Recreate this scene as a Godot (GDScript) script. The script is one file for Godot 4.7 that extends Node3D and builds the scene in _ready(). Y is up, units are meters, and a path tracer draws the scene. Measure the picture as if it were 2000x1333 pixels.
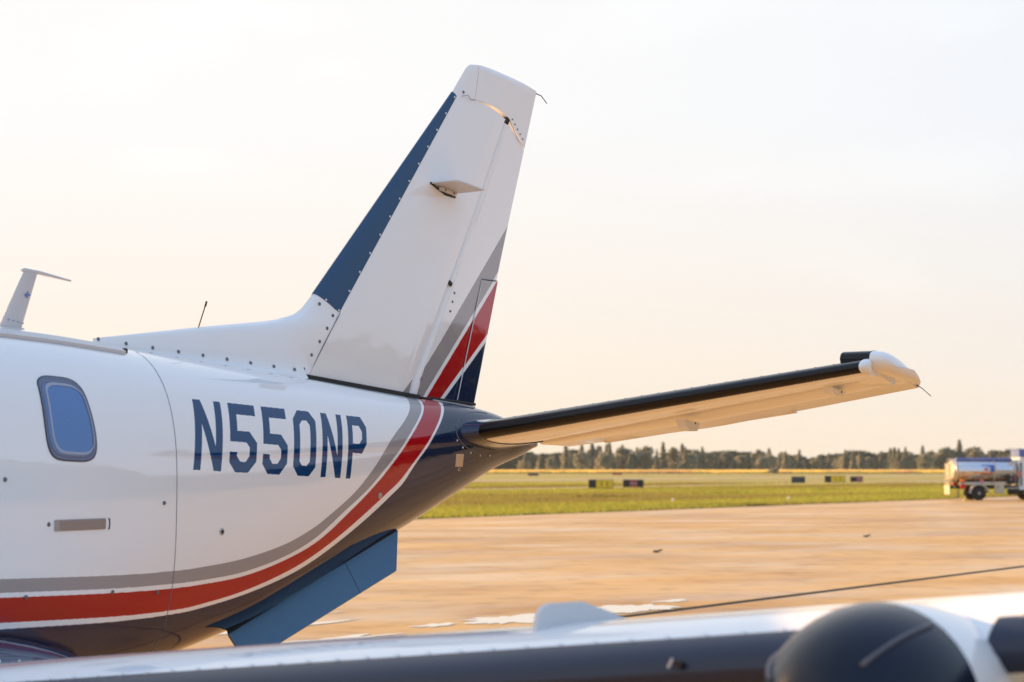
extends Node3D
# The rear of a parked turboprop seen across its own left wing. The aeroplane's axes are the world's: +x aft, +y up, +z to port; metres.

const SUN_AZ := 57.0          # degrees left of the view
const SUN_EL := 13.3
const SUN_COLOR := Color(1.0, 0.76, 0.47)
const EXPOSURE := 2.5
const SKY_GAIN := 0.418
const EYE := Vector3(-7.7786, 2.05, 6.1768)
const YAW := 53.0             # between the view and the aeroplane's cross axis
const PITCH := 4.0964
const FOV := 22.175

var M := {}
var ahead := Vector3(sin(deg_to_rad(YAW)), 0, -cos(deg_to_rad(YAW)))
var aside := Vector3(cos(deg_to_rad(YAW)), 0, sin(deg_to_rad(YAW)))
var rng := RandomNumberGenerator.new()

# ---------------------------------------------------------------- geometry helpers
class Geo:
	var v := PackedVector3Array()
	var t := PackedVector2Array()
	var g := PackedInt32Array()
	var smooth := 0
	var ux := Vector3.ZERO        # or, where set, laid along two ground axes
	var uy := Vector3.ZERO
	var uo := Vector2(0, 0)       # texture coordinates are the side view: (x - uo.x) / us.x, (uo.y - y) / us.y
	var us := Vector2(1, 1)
	func tri(a: Vector3, b: Vector3, c: Vector3) -> void:
		for p in [a, b, c]:
			v.push_back(p)
			t.push_back(Vector2(p.dot(ux), p.dot(uy)) if ux != Vector3.ZERO else Vector2((p.x - uo.x) / us.x, (uo.y - p.y) / us.y))
			g.push_back(smooth)
	func quad(a: Vector3, b: Vector3, c: Vector3, d: Vector3) -> void:
		tri(a, b, c)
		tri(a, c, d)
	func grid(rows: Array, closed := false) -> Geo:
		for i in rows.size() - 1:
			var p: Array = rows[i]
			var q: Array = rows[i + 1]
			var n := p.size()
			for j in (n if closed else n - 1):
				var k := (j + 1) % n
				quad(p[j], p[k], q[k], q[j])
		return self
	func fan(ring: Array) -> Geo:
		var c := Vector3.ZERO
		for p in ring:
			c += p
		c /= ring.size()
		for i in ring.size():
			tri(c, ring[i], ring[(i + 1) % ring.size()])
		return self
	func loft(rings: Array, caps := true) -> Geo:
		grid(rings, true)
		if caps:
			var s := smooth
			smooth = -1
			fan(rings[0])
			var last: Array = rings[-1].duplicate()
			last.reverse()
			fan(last)
			smooth = s
		return self
	func corner(sx: float, sy: float, sz: float, ax: int, h: Vector3, b: float, c: Vector3, turn: Basis) -> Vector3:
		var p := Vector3(sx * h.x, sy * h.y, sz * h.z)
		for k in 3:
			if k != ax:
				p[k] -= signf(p[k]) * b
		return c + turn * p
	func box(c: Vector3, size: Vector3, b := 0.0, turn := Basis()) -> Geo:
		var h := size / 2.0
		b = minf(b, minf(h.x, minf(h.y, h.z)) * 0.9)
		var s := smooth
		smooth = -1
		for ax in 3:
			var u := (ax + 1) % 3
			var w := (ax + 2) % 3
			for sg in [-1.0, 1.0]:
				var q := []
				for uv in [[-1.0, -1.0], [1.0, -1.0], [1.0, 1.0], [-1.0, 1.0]]:
					var d := Vector3.ZERO
					d[ax] = sg
					d[u] = uv[0]
					d[w] = uv[1]
					q.push_back(corner(d.x, d.y, d.z, ax, h, b, c, turn))
				if sg > 0.0:
					q.reverse()
				quad(q[0], q[1], q[2], q[3])
		if b > 0.0:
			for ax in 3:
				var u := (ax + 1) % 3
				var w := (ax + 2) % 3
				for su in [-1.0, 1.0]:
					for sw in [-1.0, 1.0]:
						var d0 := Vector3.ZERO
						d0[ax] = -1.0
						d0[u] = su
						d0[w] = sw
						var d1 := d0
						d1[ax] = 1.0
						var q := [corner(d0.x, d0.y, d0.z, u, h, b, c, turn), corner(d1.x, d1.y, d1.z, u, h, b, c, turn), corner(d1.x, d1.y, d1.z, w, h, b, c, turn), corner(d0.x, d0.y, d0.z, w, h, b, c, turn)]
						if su * sw > 0.0:
							q.reverse()
						quad(q[0], q[1], q[2], q[3])
			for sx in [-1.0, 1.0]:
				for sy in [-1.0, 1.0]:
					for sz in [-1.0, 1.0]:
						var a: Vector3 = corner(sx, sy, sz, 0, h, b, c, turn)
						var e: Vector3 = corner(sx, sy, sz, 1, h, b, c, turn)
						var f: Vector3 = corner(sx, sy, sz, 2, h, b, c, turn)
						if sx * sy * sz > 0.0:
							tri(a, f, e)
						else:
							tri(a, e, f)
		smooth = s
		return self
	func tube(pts: Array, radii: Array, n := 10) -> Geo:
		var rings := []
		for i in pts.size():
			var dir: Vector3 = (pts[mini(i + 1, pts.size() - 1)] - pts[maxi(i - 1, 0)]).normalized()
			var side := dir.cross(Vector3.UP if absf(dir.y) < 0.9 else Vector3.RIGHT).normalized()
			var top := side.cross(dir)
			var ring := []
			var r: float = radii[mini(i, radii.size() - 1)]
			for k in n:
				var a := TAU * k / n
				ring.push_back(pts[i] + side * cos(a) * r + top * sin(a) * r)
			rings.push_back(ring)
		return loft(rings)
	func prism(poly: Array, depth: Vector3) -> Geo:      # flat outline (Vector3) pushed out by depth
		var s := smooth
		smooth = -1
		var other := []
		for p in poly:
			other.push_back(p + depth)
		fan(poly)
		var back := other.duplicate()
		back.reverse()
		fan(back)
		for i in poly.size():
			var k := (i + 1) % poly.size()
			quad(poly[k], poly[i], other[i], other[k])
		smooth = s
		return self
	func mesh(into: ArrayMesh = null) -> ArrayMesh:
		var mid := Vector3.ZERO
		for p in v:
			mid += p
		mid /= maxi(v.size(), 1)
		var vol := 0.0
		for i in range(0, v.size(), 3):
			vol += (v[i] - mid).dot((v[i + 1] - mid).cross(v[i + 2] - mid))
		var st := SurfaceTool.new()
		st.begin(Mesh.PRIMITIVE_TRIANGLES)
		for i in range(0, v.size(), 3):
			for k in ([0, 2, 1] if vol > 0.0 else [0, 1, 2]):
				st.set_smooth_group(g[i + k])
				st.set_uv(t[i + k])
				st.add_vertex(v[i + k])
		st.generate_normals()
		st.index()
		return st.commit(into)

func geo(smooth := true) -> Geo:
	var x := Geo.new()
	x.smooth = 0 if smooth else -1
	return x

func put(called: String, what, material: Material, parent: Node3D = self) -> MeshInstance3D:
	var o := MeshInstance3D.new()
	o.name = called
	o.mesh = what.mesh() if what is Geo else what
	if material:
		o.material_override = material
	parent.add_child(o, true)
	return o

func thing(called: String, label: String, category: String, group := "", at := Vector3.ZERO) -> Node3D:
	var o := Node3D.new()
	o.name = called
	o.position = at
	add_child(o, true)
	return tag(o, label, category, group)

func tag(o: Node3D, label: String, category: String, group := "") -> Node3D:
	o.set_meta("label", label)
	o.set_meta("category", category)
	if group:
		o.set_meta("group", group)
	return o

func kind(o: Node3D, what: String, label := "") -> Node3D:
	o.set_meta("kind", what)
	if label:
		o.set_meta("label", label)
	return o

func lin(r: float, g: float, b: float) -> Color:
	return Color(r, g, b).linear_to_srgb()

func paint(r: float, g: float, b: float, rough := 0.4, metal := 0.0) -> StandardMaterial3D:
	var m := StandardMaterial3D.new()
	m.albedo_color = lin(r, g, b)
	m.roughness = rough
	m.metallic = metal
	return m

func noise_tex(seed_: int, freq: float, ramp: Array, size := 512, octaves := 5, kind_ := FastNoiseLite.TYPE_SIMPLEX_SMOOTH) -> NoiseTexture2D:
	var f := FastNoiseLite.new()
	f.seed = seed_
	f.frequency = freq
	f.noise_type = kind_
	f.fractal_octaves = octaves
	var t := NoiseTexture2D.new()
	t.width = size
	t.height = size
	t.seamless = true
	t.noise = f
	if ramp:
		var gr := Gradient.new()
		var offs := PackedFloat32Array()
		var cols := PackedColorArray()
		for e in ramp:
			offs.push_back(e[0])
			cols.push_back(e[1])
		gr.offsets = offs
		gr.colors = cols
		t.color_ramp = gr
	return t

func herm(xs: Array, ys: Array, x: float) -> float:
	var n := xs.size()
	x = clampf(x, xs[0], xs[n - 1])
	var i := 0
	while i < n - 2 and x > xs[i + 1]:
		i += 1
	var a := maxi(i - 1, 0)
	var d := mini(i + 2, n - 1)
	var m0: float = (ys[i + 1] - ys[a]) / (xs[i + 1] - xs[a])
	var m1: float = (ys[d] - ys[i]) / (xs[d] - xs[i])
	var h: float = xs[i + 1] - xs[i]
	var t: float = (x - xs[i]) / h
	return (2 * t ** 3 - 3 * t * t + 1) * ys[i] + (t ** 3 - 2 * t * t + t) * h * m0 + (-2 * t ** 3 + 3 * t * t) * ys[i + 1] + (t ** 3 - t * t) * h * m1

func lerps(xs: Array, ys: Array, x: float) -> float:
	x = clampf(x, xs[0], xs[-1])
	for i in xs.size() - 1:
		if x <= xs[i + 1]:
			return lerpf(ys[i], ys[i + 1], (x - xs[i]) / (xs[i + 1] - xs[i]))
	return ys[-1]

# ---------------------------------------------------------------- scene
func _ready() -> void:
	rng.seed = 4711
	var cam := Camera3D.new()
	cam.name = "camera"
	add_child(cam)
	var up := (Vector3.UP * cos(deg_to_rad(PITCH)) - ahead * sin(deg_to_rad(PITCH)))
	cam.look_at_from_position(EYE, EYE + ahead * cos(deg_to_rad(PITCH)) + Vector3.UP * sin(deg_to_rad(PITCH)), up)
	var lens := CameraAttributesPhysical.new()
	lens.frustum_focal_length = 12.0 / tan(deg_to_rad(FOV / 2.0))
	lens.frustum_focus_distance = 9.7
	lens.frustum_near = 0.05
	lens.frustum_far = 6000.0
	lens.exposure_aperture = 3.3
	cam.attributes = lens
	cam.fov = FOV
	cam.near = 0.05
	cam.far = 6000.0
	cam.current = true

	var towards := (ahead * cos(deg_to_rad(SUN_AZ)) - aside * sin(deg_to_rad(SUN_AZ))) * cos(deg_to_rad(SUN_EL)) + Vector3.UP * sin(deg_to_rad(SUN_EL))
	var env := Environment.new()
	env.background_mode = Environment.BG_SKY
	env.sky = Sky.new()
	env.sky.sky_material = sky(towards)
	env.tonemap_mode = Environment.TONE_MAPPER_LINEAR
	env.tonemap_exposure = EXPOSURE
	env.fog_enabled = true
	env.fog_density = 0.00012
	env.fog_light_color = Color(0.90, 0.96, 1.0)
	env.sdfgi_enabled = true
	env.ssao_enabled = true
	env.ssil_enabled = true
	var we := WorldEnvironment.new()
	we.name = "world_environment"
	we.environment = env
	add_child(we)
	var sun := DirectionalLight3D.new()
	sun.name = "sun"
	sun.light_color = SUN_COLOR
	sun.light_energy = 1.6
	sun.light_angular_distance = 0.6
	sun.shadow_enabled = true
	add_child(sun)
	sun.look_at_from_position(towards * 50.0, Vector3.ZERO, Vector3.UP)

	materials()
	ground()
	trees()
	aeroplane()
	signs()
	fuel_truck()

func sky(towards: Vector3) -> PanoramaSkyMaterial:
	var w := 1024
	var h := 512
	var im := Image.create(w, h, false, Image.FORMAT_RGBF)
	var cl := FastNoiseLite.new()
	cl.seed = 9
	cl.frequency = 2.2
	cl.fractal_octaves = 5
	for j in h:
		var el := (0.5 - (j + 0.5) / h) * PI
		for i in w:
			var az := (i + 0.5) / w * TAU
			var d := Vector3(sin(az) * cos(el), sin(el), -cos(az) * cos(el))
			var e := maxf(el, 0.0) / (PI / 2)
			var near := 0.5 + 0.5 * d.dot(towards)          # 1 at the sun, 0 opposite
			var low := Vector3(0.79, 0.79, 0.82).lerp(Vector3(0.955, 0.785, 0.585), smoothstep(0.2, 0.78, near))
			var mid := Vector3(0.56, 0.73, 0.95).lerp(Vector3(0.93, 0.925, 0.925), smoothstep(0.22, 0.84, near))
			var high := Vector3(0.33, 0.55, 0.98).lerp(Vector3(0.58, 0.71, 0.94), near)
			var c := low.lerp(mid, pow(clampf(e / 0.125, 0, 1), 0.72))
			c = c.lerp(high, smoothstep(0.13, 0.70, e))
			var gl := acos(clampf(d.dot(towards), -1, 1))
			c += Vector3(1.0, 0.86, 0.66) * (0.9 * exp(-gl * gl / 0.06) + 0.05 * exp(-gl * gl / 0.7))
			var n := cl.get_noise_3d(d.x * 1.5, d.y * 7.0, d.z * 1.5)
			c *= 1.0 + 0.035 * smoothstep(0.05, 0.5, n) * smoothstep(0.02, 0.06, e)
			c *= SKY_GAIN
			im.set_pixel(i, j, Color(c.x, c.y, c.z))
	var m := PanoramaSkyMaterial.new()
	m.panorama = ImageTexture.create_from_image(im)
	return m

# ---------------------------------------------------------------- materials
func ground_mat(seed_: int, ramp: Array, tile: float, rough: float, detail: Array = [], dtile := 1.0) -> StandardMaterial3D:
	var m := StandardMaterial3D.new()
	m.albedo_texture = noise_tex(seed_, 0.012, ramp)
	m.uv1_triplanar = true
	m.uv1_world_triplanar = true
	m.uv1_scale = Vector3.ONE / tile
	m.roughness = rough
	if detail:
		m.detail_enabled = true
		m.detail_albedo = noise_tex(seed_ + 50, 0.02, detail, 512, 3)
		m.detail_blend_mode = BaseMaterial3D.BLEND_MODE_MUL
		m.detail_uv_layer = BaseMaterial3D.DETAIL_UV_2
		m.uv2_triplanar = true
		m.uv2_world_triplanar = true
		m.uv2_scale = Vector3.ONE / dtile
	return m

func gloss(m: StandardMaterial3D, coat := 0.25) -> void:
	m.metallic_specular = 0.44
	m.clearcoat_enabled = true
	m.clearcoat = coat
	m.clearcoat_roughness = 0.01

func ripple(m: StandardMaterial3D, height: float) -> void:
	# the slight unevenness of riveted sheet
	if not M.has("ripple"):
		M.ripple = noise_tex(61, 0.022, [], 512, 3)
	m.heightmap_enabled = true
	m.heightmap_texture = M.ripple
	m.heightmap_scale = height

func materials() -> void:
	M.white = paint(0.88, 0.875, 0.86, 0.09)
	M.white.resource_name = "white gloss paint"
	gloss(M.white)
	M.navy = paint(0.010, 0.030, 0.085, 0.05)
	gloss(M.navy, 0.5)
	M.boot_blue = paint(0.018, 0.066, 0.150, 0.36)
	M.boot_black = paint(0.007, 0.007, 0.009, 0.14)
	M.boot_black.metallic_specular = 0.4
	M.wing_boot = paint(0.011, 0.019, 0.045, 0.32)
	M.radome = paint(0.006, 0.011, 0.024, 0.2)
	M.radome.metallic_specular = 0.38
	M.strip = paint(0.09, 0.09, 0.11, 0.4)
	M.screw = paint(0.16, 0.17, 0.19, 0.38, 0.7)
	M.rivet_white = paint(0.75, 0.76, 0.76, 0.35)
	M.dark = paint(0.012, 0.011, 0.010, 0.6)
	M.seam = paint(0.20, 0.20, 0.22, 0.7)
	M.metal = paint(0.42, 0.39, 0.38, 0.38, 0.6)
	M.grey = paint(0.46, 0.45, 0.44, 0.4)
	M.fence = paint(0.66, 0.66, 0.66, 0.35)
	M.frame = paint(0.13, 0.16, 0.25, 0.2)
	M.pane = paint(0.055, 0.165, 0.42, 0.03)  # blue of the reflected sky is put into the base colour
	M.pane.metallic_specular = 0.7
	M.tan = paint(0.62, 0.46, 0.30, 0.5)
	M.antenna = paint(0.60, 0.58, 0.57, 0.35)
	M.rubber = paint(0.015, 0.015, 0.016, 0.8)
	M.vent_blue = paint(0.050, 0.135, 0.235, 0.25)
	M.concrete = []
	for k in 3:
		var f: float = [1.0, 0.95, 1.04][k]
		var m := ground_mat(21, [[0.0, lin(0.39 * f, 0.22 * f, 0.075 * f)], [0.36, lin(0.51 * f, 0.325 * f, 0.115 * f)], [0.6, lin(0.57 * f, 0.38 * f, 0.15 * f)], [1.0, lin(0.63 * f, 0.455 * f, 0.22 * f)]], 43.0, 1.0, [[0.0, lin(0.66, 0.62, 0.57)], [0.42, lin(0.95, 0.95, 0.95)], [1.0, lin(1, 1, 1)]], 9.3)
		m.uv1_triplanar = false
		m.uv1_world_triplanar = false
		m.uv1_scale = Vector3.ONE
		m.metallic_specular = 0.4
		m.roughness_texture = noise_tex(77, 0.016, [[0.0, Color(0.2, 0.2, 0.2)], [0.30, Color(0.40, 0.40, 0.40)], [0.6, Color(0.58, 0.58, 0.58)], [1.0, Color(0.75, 0.75, 0.75)]])
		M.concrete.push_back(m)
	M.joint = paint(0.035, 0.030, 0.026, 0.8)
	M.puddle = paint(0.72, 0.66, 0.58, 0.03, 0.6)
	M.puddle.metallic_specular = 1.0
	M.grass = ground_mat(33, [[0.0, lin(0.24, 0.235, 0.04)], [0.5, lin(0.37, 0.33, 0.055)], [1.0, lin(0.48, 0.37, 0.09)]], 46.0, 0.9, [[0.0, lin(0.6, 0.6, 0.6)], [1.0, lin(1, 1, 1)]], 3.7)
	M.dry = ground_mat(35, [[0.0, lin(0.62, 0.45, 0.10)], [1.0, lin(0.80, 0.60, 0.17)]], 60.0, 0.9)
	M.taxi = ground_mat(37, [[0.0, lin(0.32, 0.25, 0.13)], [1.0, lin(0.44, 0.35, 0.20)]], 40.0, 0.6)

# ---------------------------------------------------------------- ground
func field(depth: float, side: float, y := 0.0) -> Vector3:
	return Vector3(EYE.x, 0, EYE.z) + ahead * depth + aside * side + Vector3.UP * y

func sheet(called: String, label: String, pts: Array, y: float, m: Material) -> MeshInstance3D:
	var q := geo(false)
	var up := []
	for p in pts:
		up.push_back(Vector3(p.x, y, p.y))
	q.fan(up)
	var o := put(called, q, m)
	kind(o, "structure", label)
	return o

func rect(x0: float, z0: float, x1: float, z1: float) -> Array:
	return [Vector2(x0, z0), Vector2(x1, z0), Vector2(x1, z1), Vector2(x0, z1)]

func ground() -> void:
	sheet("ground", "mown green airfield grass reaching to the trees", rect(-300, -900, 1100, 400), -0.06, M.grass)
	sheet("taxiway", "pale taxiway strip crossing the grass behind the first signs", rect(-300, -92, 900, -84), -0.052, M.taxi)
	sheet("runway", "pale runway strip crossing the far grass", rect(-300, -150, 900, -140), -0.052, M.taxi)
	# the apron: a bed with concrete slabs laid on it, joints open between them
	var bed := sheet("apron", "brown concrete apron with stained slabs and open joints", rect(-90, -37.3, 330, 58), -0.02, M.joint)
	var edge := put("edge_strip", geo(false).box(Vector3(120, -0.03, -37.3), Vector3(420, 0.04, 0.5)), M.joint, bed)
	edge.set_meta("label", "dark earth edge between apron and grass")
	var step := 7.5
	for i in range(-3, 15):
		for j in 8:
			var x0 := -0.6 + i * step
			var z0 := -8.5 - 3.8 * step + j * step
			var gx := 0.014
			var gz := 0.12 if j == 4 else 0.012
			var z1 := z0 + step - (0.012 if j != 3 else 0.12)
			var q := geo(false)
			q.ux = Vector3(0.83, 0, 0.56) / 62.0
			q.uy = Vector3(0.56, 0, -0.83) / 30.0
			q.box(Vector3(x0 + step / 2, -0.01 + rng.randf_range(-0.002, 0.002), (z0 + gz + z1) / 2), Vector3(step - 2 * gx, 0.02, z1 - z0 - gz), 0.006)
			put("concrete_slab", q, M.concrete[posmod(i * 7 + j * 5 + i * j, 3)], bed)
	# beyond the slabs that can be told apart the apron goes on as one pour
	var far := geo(false)
	far.ux = Vector3(0.83, 0, 0.56) / 62.0
	far.uy = Vector3(0.56, 0, -0.83) / 30.0
	for r in [[112.0, -37.0, 330.0, 58.0], [-90.0, -37.0, -23.2, 58.0], [-23.1, 23.1, 111.9, 58.0]]:
		far.box(Vector3((r[0] + r[2]) / 2, -0.012, (r[1] + r[3]) / 2), Vector3(r[2] - r[0], 0.02, r[3] - r[1]))
	put("outer_concrete", far, M.concrete[0], bed)
	# rain water left along the joint
	var wob := FastNoiseLite.new()
	wob.seed = 3
	wob.frequency = 0.55
	wob.fractal_octaves = 4
	for p in [[Vector2(13.5, -7.6), 0.9, 0.55, "pale puddle mirroring the sky beside the apron joint right of the wing fence"], [Vector2(14.9, -7.9), 0.35, 0.16, "small wet patch by the joint right of the larger puddle"], [Vector2(12.2, -7.4), 0.3, 0.2, "small wet patch close behind the wing fence"], [Vector2(10.9, -7.95), 0.75, 0.5, "pale puddle mirroring the sky left of the wing fence"], [Vector2(9.7, -8.2), 0.4, 0.14, "narrow wet patch left of the pale puddle by the fence"], [Vector2(8.2, -9.6), 1.3, 0.15, "thin wet streak on the apron below the tailplane"], [Vector2(9.4, -10.6), 0.9, 0.12, "thin wet streak farther out on the apron below the tailplane"], [Vector2(7.2, -7.9), 1.1, 0.32, "pale puddle beside the blue ventral fin"]]:
		var ring := []
		for k in 90:
			var a := TAU * k / 90
			var r := 1.0 + 0.75 * wob.get_noise_2d(p[0].x * 3 + cos(a) * 2.2, p[0].y * 3 + sin(a) * 2.2)
			ring.push_back(Vector3(p[0].x + cos(a) * p[1] * r, 0.006, p[0].y + sin(a) * p[2] * r))
		var o := put("puddle", geo(false).fan(ring), M.puddle)
		kind(o, "structure", p[3])
	# two bits of tie-down hardware on the slabs
	for p in [[41.5, 3.4, "small dark tie-down ring lying nearer on the apron"], [50.5, 10.2, "small dark tie-down ring lying farther out on the apron"]]:
		var t := thing("tie_down", p[2], "tie-down", "tie-downs on the apron", field(p[0], p[1]))
		put("anchor", geo().tube([Vector3(0, 0, 0), Vector3(0, 0.03, 0), Vector3(0, 0.045, 0)], [0.07, 0.07, 0.035], 14), M.dark, t)
		var ringp := []
		for k in 13:
			ringp.push_back(Vector3(0.16 + cos(TAU * k / 12) * 0.07, 0.035 + 0.02 * sin(TAU * k / 12), sin(TAU * k / 12) * 0.07))
		put("ring", geo().tube(ringp, [0.014], 6), M.dark, t)
	# grass blades
	var blade := geo(false)
	for k in 8:
		var a := rng.randf() * TAU
		var r := rng.randf_range(0.0, 0.12)
		var c := Vector3(cos(a * 3) * r, 0, sin(a * 3) * r)
		var s := Vector3(cos(a), 0, sin(a)) * 0.018
		blade.tri(c - s, c + s, c + Vector3(rng.randf_range(-0.05, 0.05), rng.randf_range(0.09, 0.17), rng.randf_range(-0.05, 0.05)))
	var gm := paint(0.30, 0.335, 0.06, 0.7)
	gm.backlight_enabled = true
	gm.backlight = lin(1, 1, 1)
	gm.vertex_color_use_as_albedo = true
	var spots := []
	while spots.size() < 120000:
		var d := 60.0 + 150.0 * pow(rng.randf(), 1.6)
		var p := field(d, rng.randf_range(-0.42, 0.42) * d, -0.06)
		if p.z > -37.45 or (p.z < -83.9 and p.z > -92.1) or p.z < -133.5:
			continue
		spots.push_back(p)
	scatter("grass", "short green grass blades on the airfield beyond the apron", blade.mesh(), gm, spots, 0.8, 1.5)
	var tall := geo(false)
	for k in 10:
		var a := rng.randf() * TAU
		var c := Vector3(rng.randf_range(-0.5, 0.5), 0, rng.randf_range(-0.5, 0.5))
		var s := Vector3(cos(a), 0, sin(a)) * 0.08
		tall.tri(c - s, c + s, c + Vector3(rng.randf_range(-0.2, 0.2), rng.randf_range(0.4, 0.8), rng.randf_range(-0.2, 0.2)))
	var dm := paint(0.74, 0.64, 0.20, 0.8)
	dm.vertex_color_use_as_albedo = true
	dm.backlight_enabled = true
	dm.backlight = lin(1, 1, 1)
	spots = []
	for k in 62000:
		var d := 455.0 + 120.0 * pow(rng.randf(), 2.0)
		spots.push_back(field(d, rng.randf_range(-0.4, 0.45) * d, -0.06))
	scatter("dry_grass", "tall golden dry grass in front of the tree line", tall.mesh(), dm, spots, 0.8, 1.35)
	var dry := geo(false)
	dry.fan([field(452, -200, -0.05), field(452, 230, -0.05), field(640, 300, -0.05), field(640, -280, -0.05)])
	kind(put("dry_field", dry, M.dry), "structure", "golden dry field in front of the tree line")

func scatter(called: String, label: String, mesh: Mesh, m: Material, spots: Array, lo: float, hi: float) -> void:
	var mm := MultiMesh.new()
	mm.transform_format = MultiMesh.TRANSFORM_3D
	mm.use_colors = true
	mm.mesh = mesh
	mm.instance_count = spots.size()
	var patch := FastNoiseLite.new()
	patch.seed = 5
	patch.frequency = 0.035
	patch.fractal_octaves = 4
	for i in spots.size():
		mm.set_instance_transform(i, Transform3D(Basis(Vector3.UP, rng.randf() * TAU).scaled(Vector3.ONE * rng.randf_range(lo, hi)), spots[i]))
		var f := rng.randf_range(0.72, 1.15)
		var n := patch.get_noise_2d(spots[i].x * 0.45, spots[i].z * 1.6)
		f *= 1.0 + 0.55 * clampf(n, -0.6, 0.4)
		for e in [[114.0, 6.0, 1.9, 2.6], [147.0, 27.0, 1.7, 3.0], [90.0, 12.0, 2.6, 0.9], [128.0, 16.0, 3.0, 1.2]]:      # dark worn hollows in the turf
			var off: Vector3 = spots[i] - field(e[0], e[1])
			if pow(off.dot(aside) / e[2], 2) + pow(off.dot(ahead) / e[3], 2) < rng.randf_range(0.7, 1.3):
				f *= 0.42
		var w := clampf(-n * 1.6, 0, 0.6)              # worn, drier places
		mm.set_instance_color(i, Color(f * rng.randf_range(0.9, 1.15) * (1 + 0.25 * w), f * (1 - 0.08 * w), f * rng.randf_range(0.8, 1.1) * (1 + w)))
	var o := MultiMeshInstance3D.new()
	o.name = called
	o.multimesh = mm
	o.material_override = m
	add_child(o, true)
	kind(o, "stuff", label)

# ---------------------------------------------------------------- trees
func crown(kind_: int) -> Geo:
	# unit tree: height 1, leaf clumps through the crown's volume
	var q := geo(false)
	var n := 900
	for i in n:
		var p: Vector3
		var a := rng.randf() * TAU
		if kind_ == 0:                                   # pointed conifer in whorls
			var h := pow(rng.randf(), 1.25)
			var w := (1.0 - h) * 0.27 * (0.75 + 0.35 * sin(h * 46.0)) + 0.012
			p = Vector3(cos(a) * w * sqrt(rng.randf_range(0.25, 1)), 0.08 + h * 0.92, sin(a) * w * sqrt(rng.randf_range(0.25, 1)))
		else:                                            # several uneven lobes
			var lobe := rng.randi() % 7
			var la := lobe * 2.4 + kind_
			var lc := Vector3(cos(la) * 0.17, 0.42 + 0.075 * lobe * (1.0 if kind_ == 1 else 0.8), sin(la) * 0.17) if lobe < 6 else Vector3(0, 0.8, 0)
			var lr := 0.21 - 0.012 * lobe
			p = lc + Vector3(rng.randfn(), rng.randfn() * 0.9, rng.randfn()).normalized() * lr * pow(rng.randf(), 0.35)
			if rng.randf() < 0.14:
				p = Vector3(rng.randf_range(-0.25, 0.25), rng.randf_range(0.06, 0.35), rng.randf_range(-0.25, 0.25))
		var s := rng.randf_range(0.026, 0.062)
		var b := Basis(Vector3(rng.randfn(), rng.randfn(), rng.randfn()).normalized(), rng.randf() * TAU)
		q.quad(p + b.x * s, p + b.y * s * 0.8, p - b.x * s, p - b.y * s * 0.8)
	return q

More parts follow.
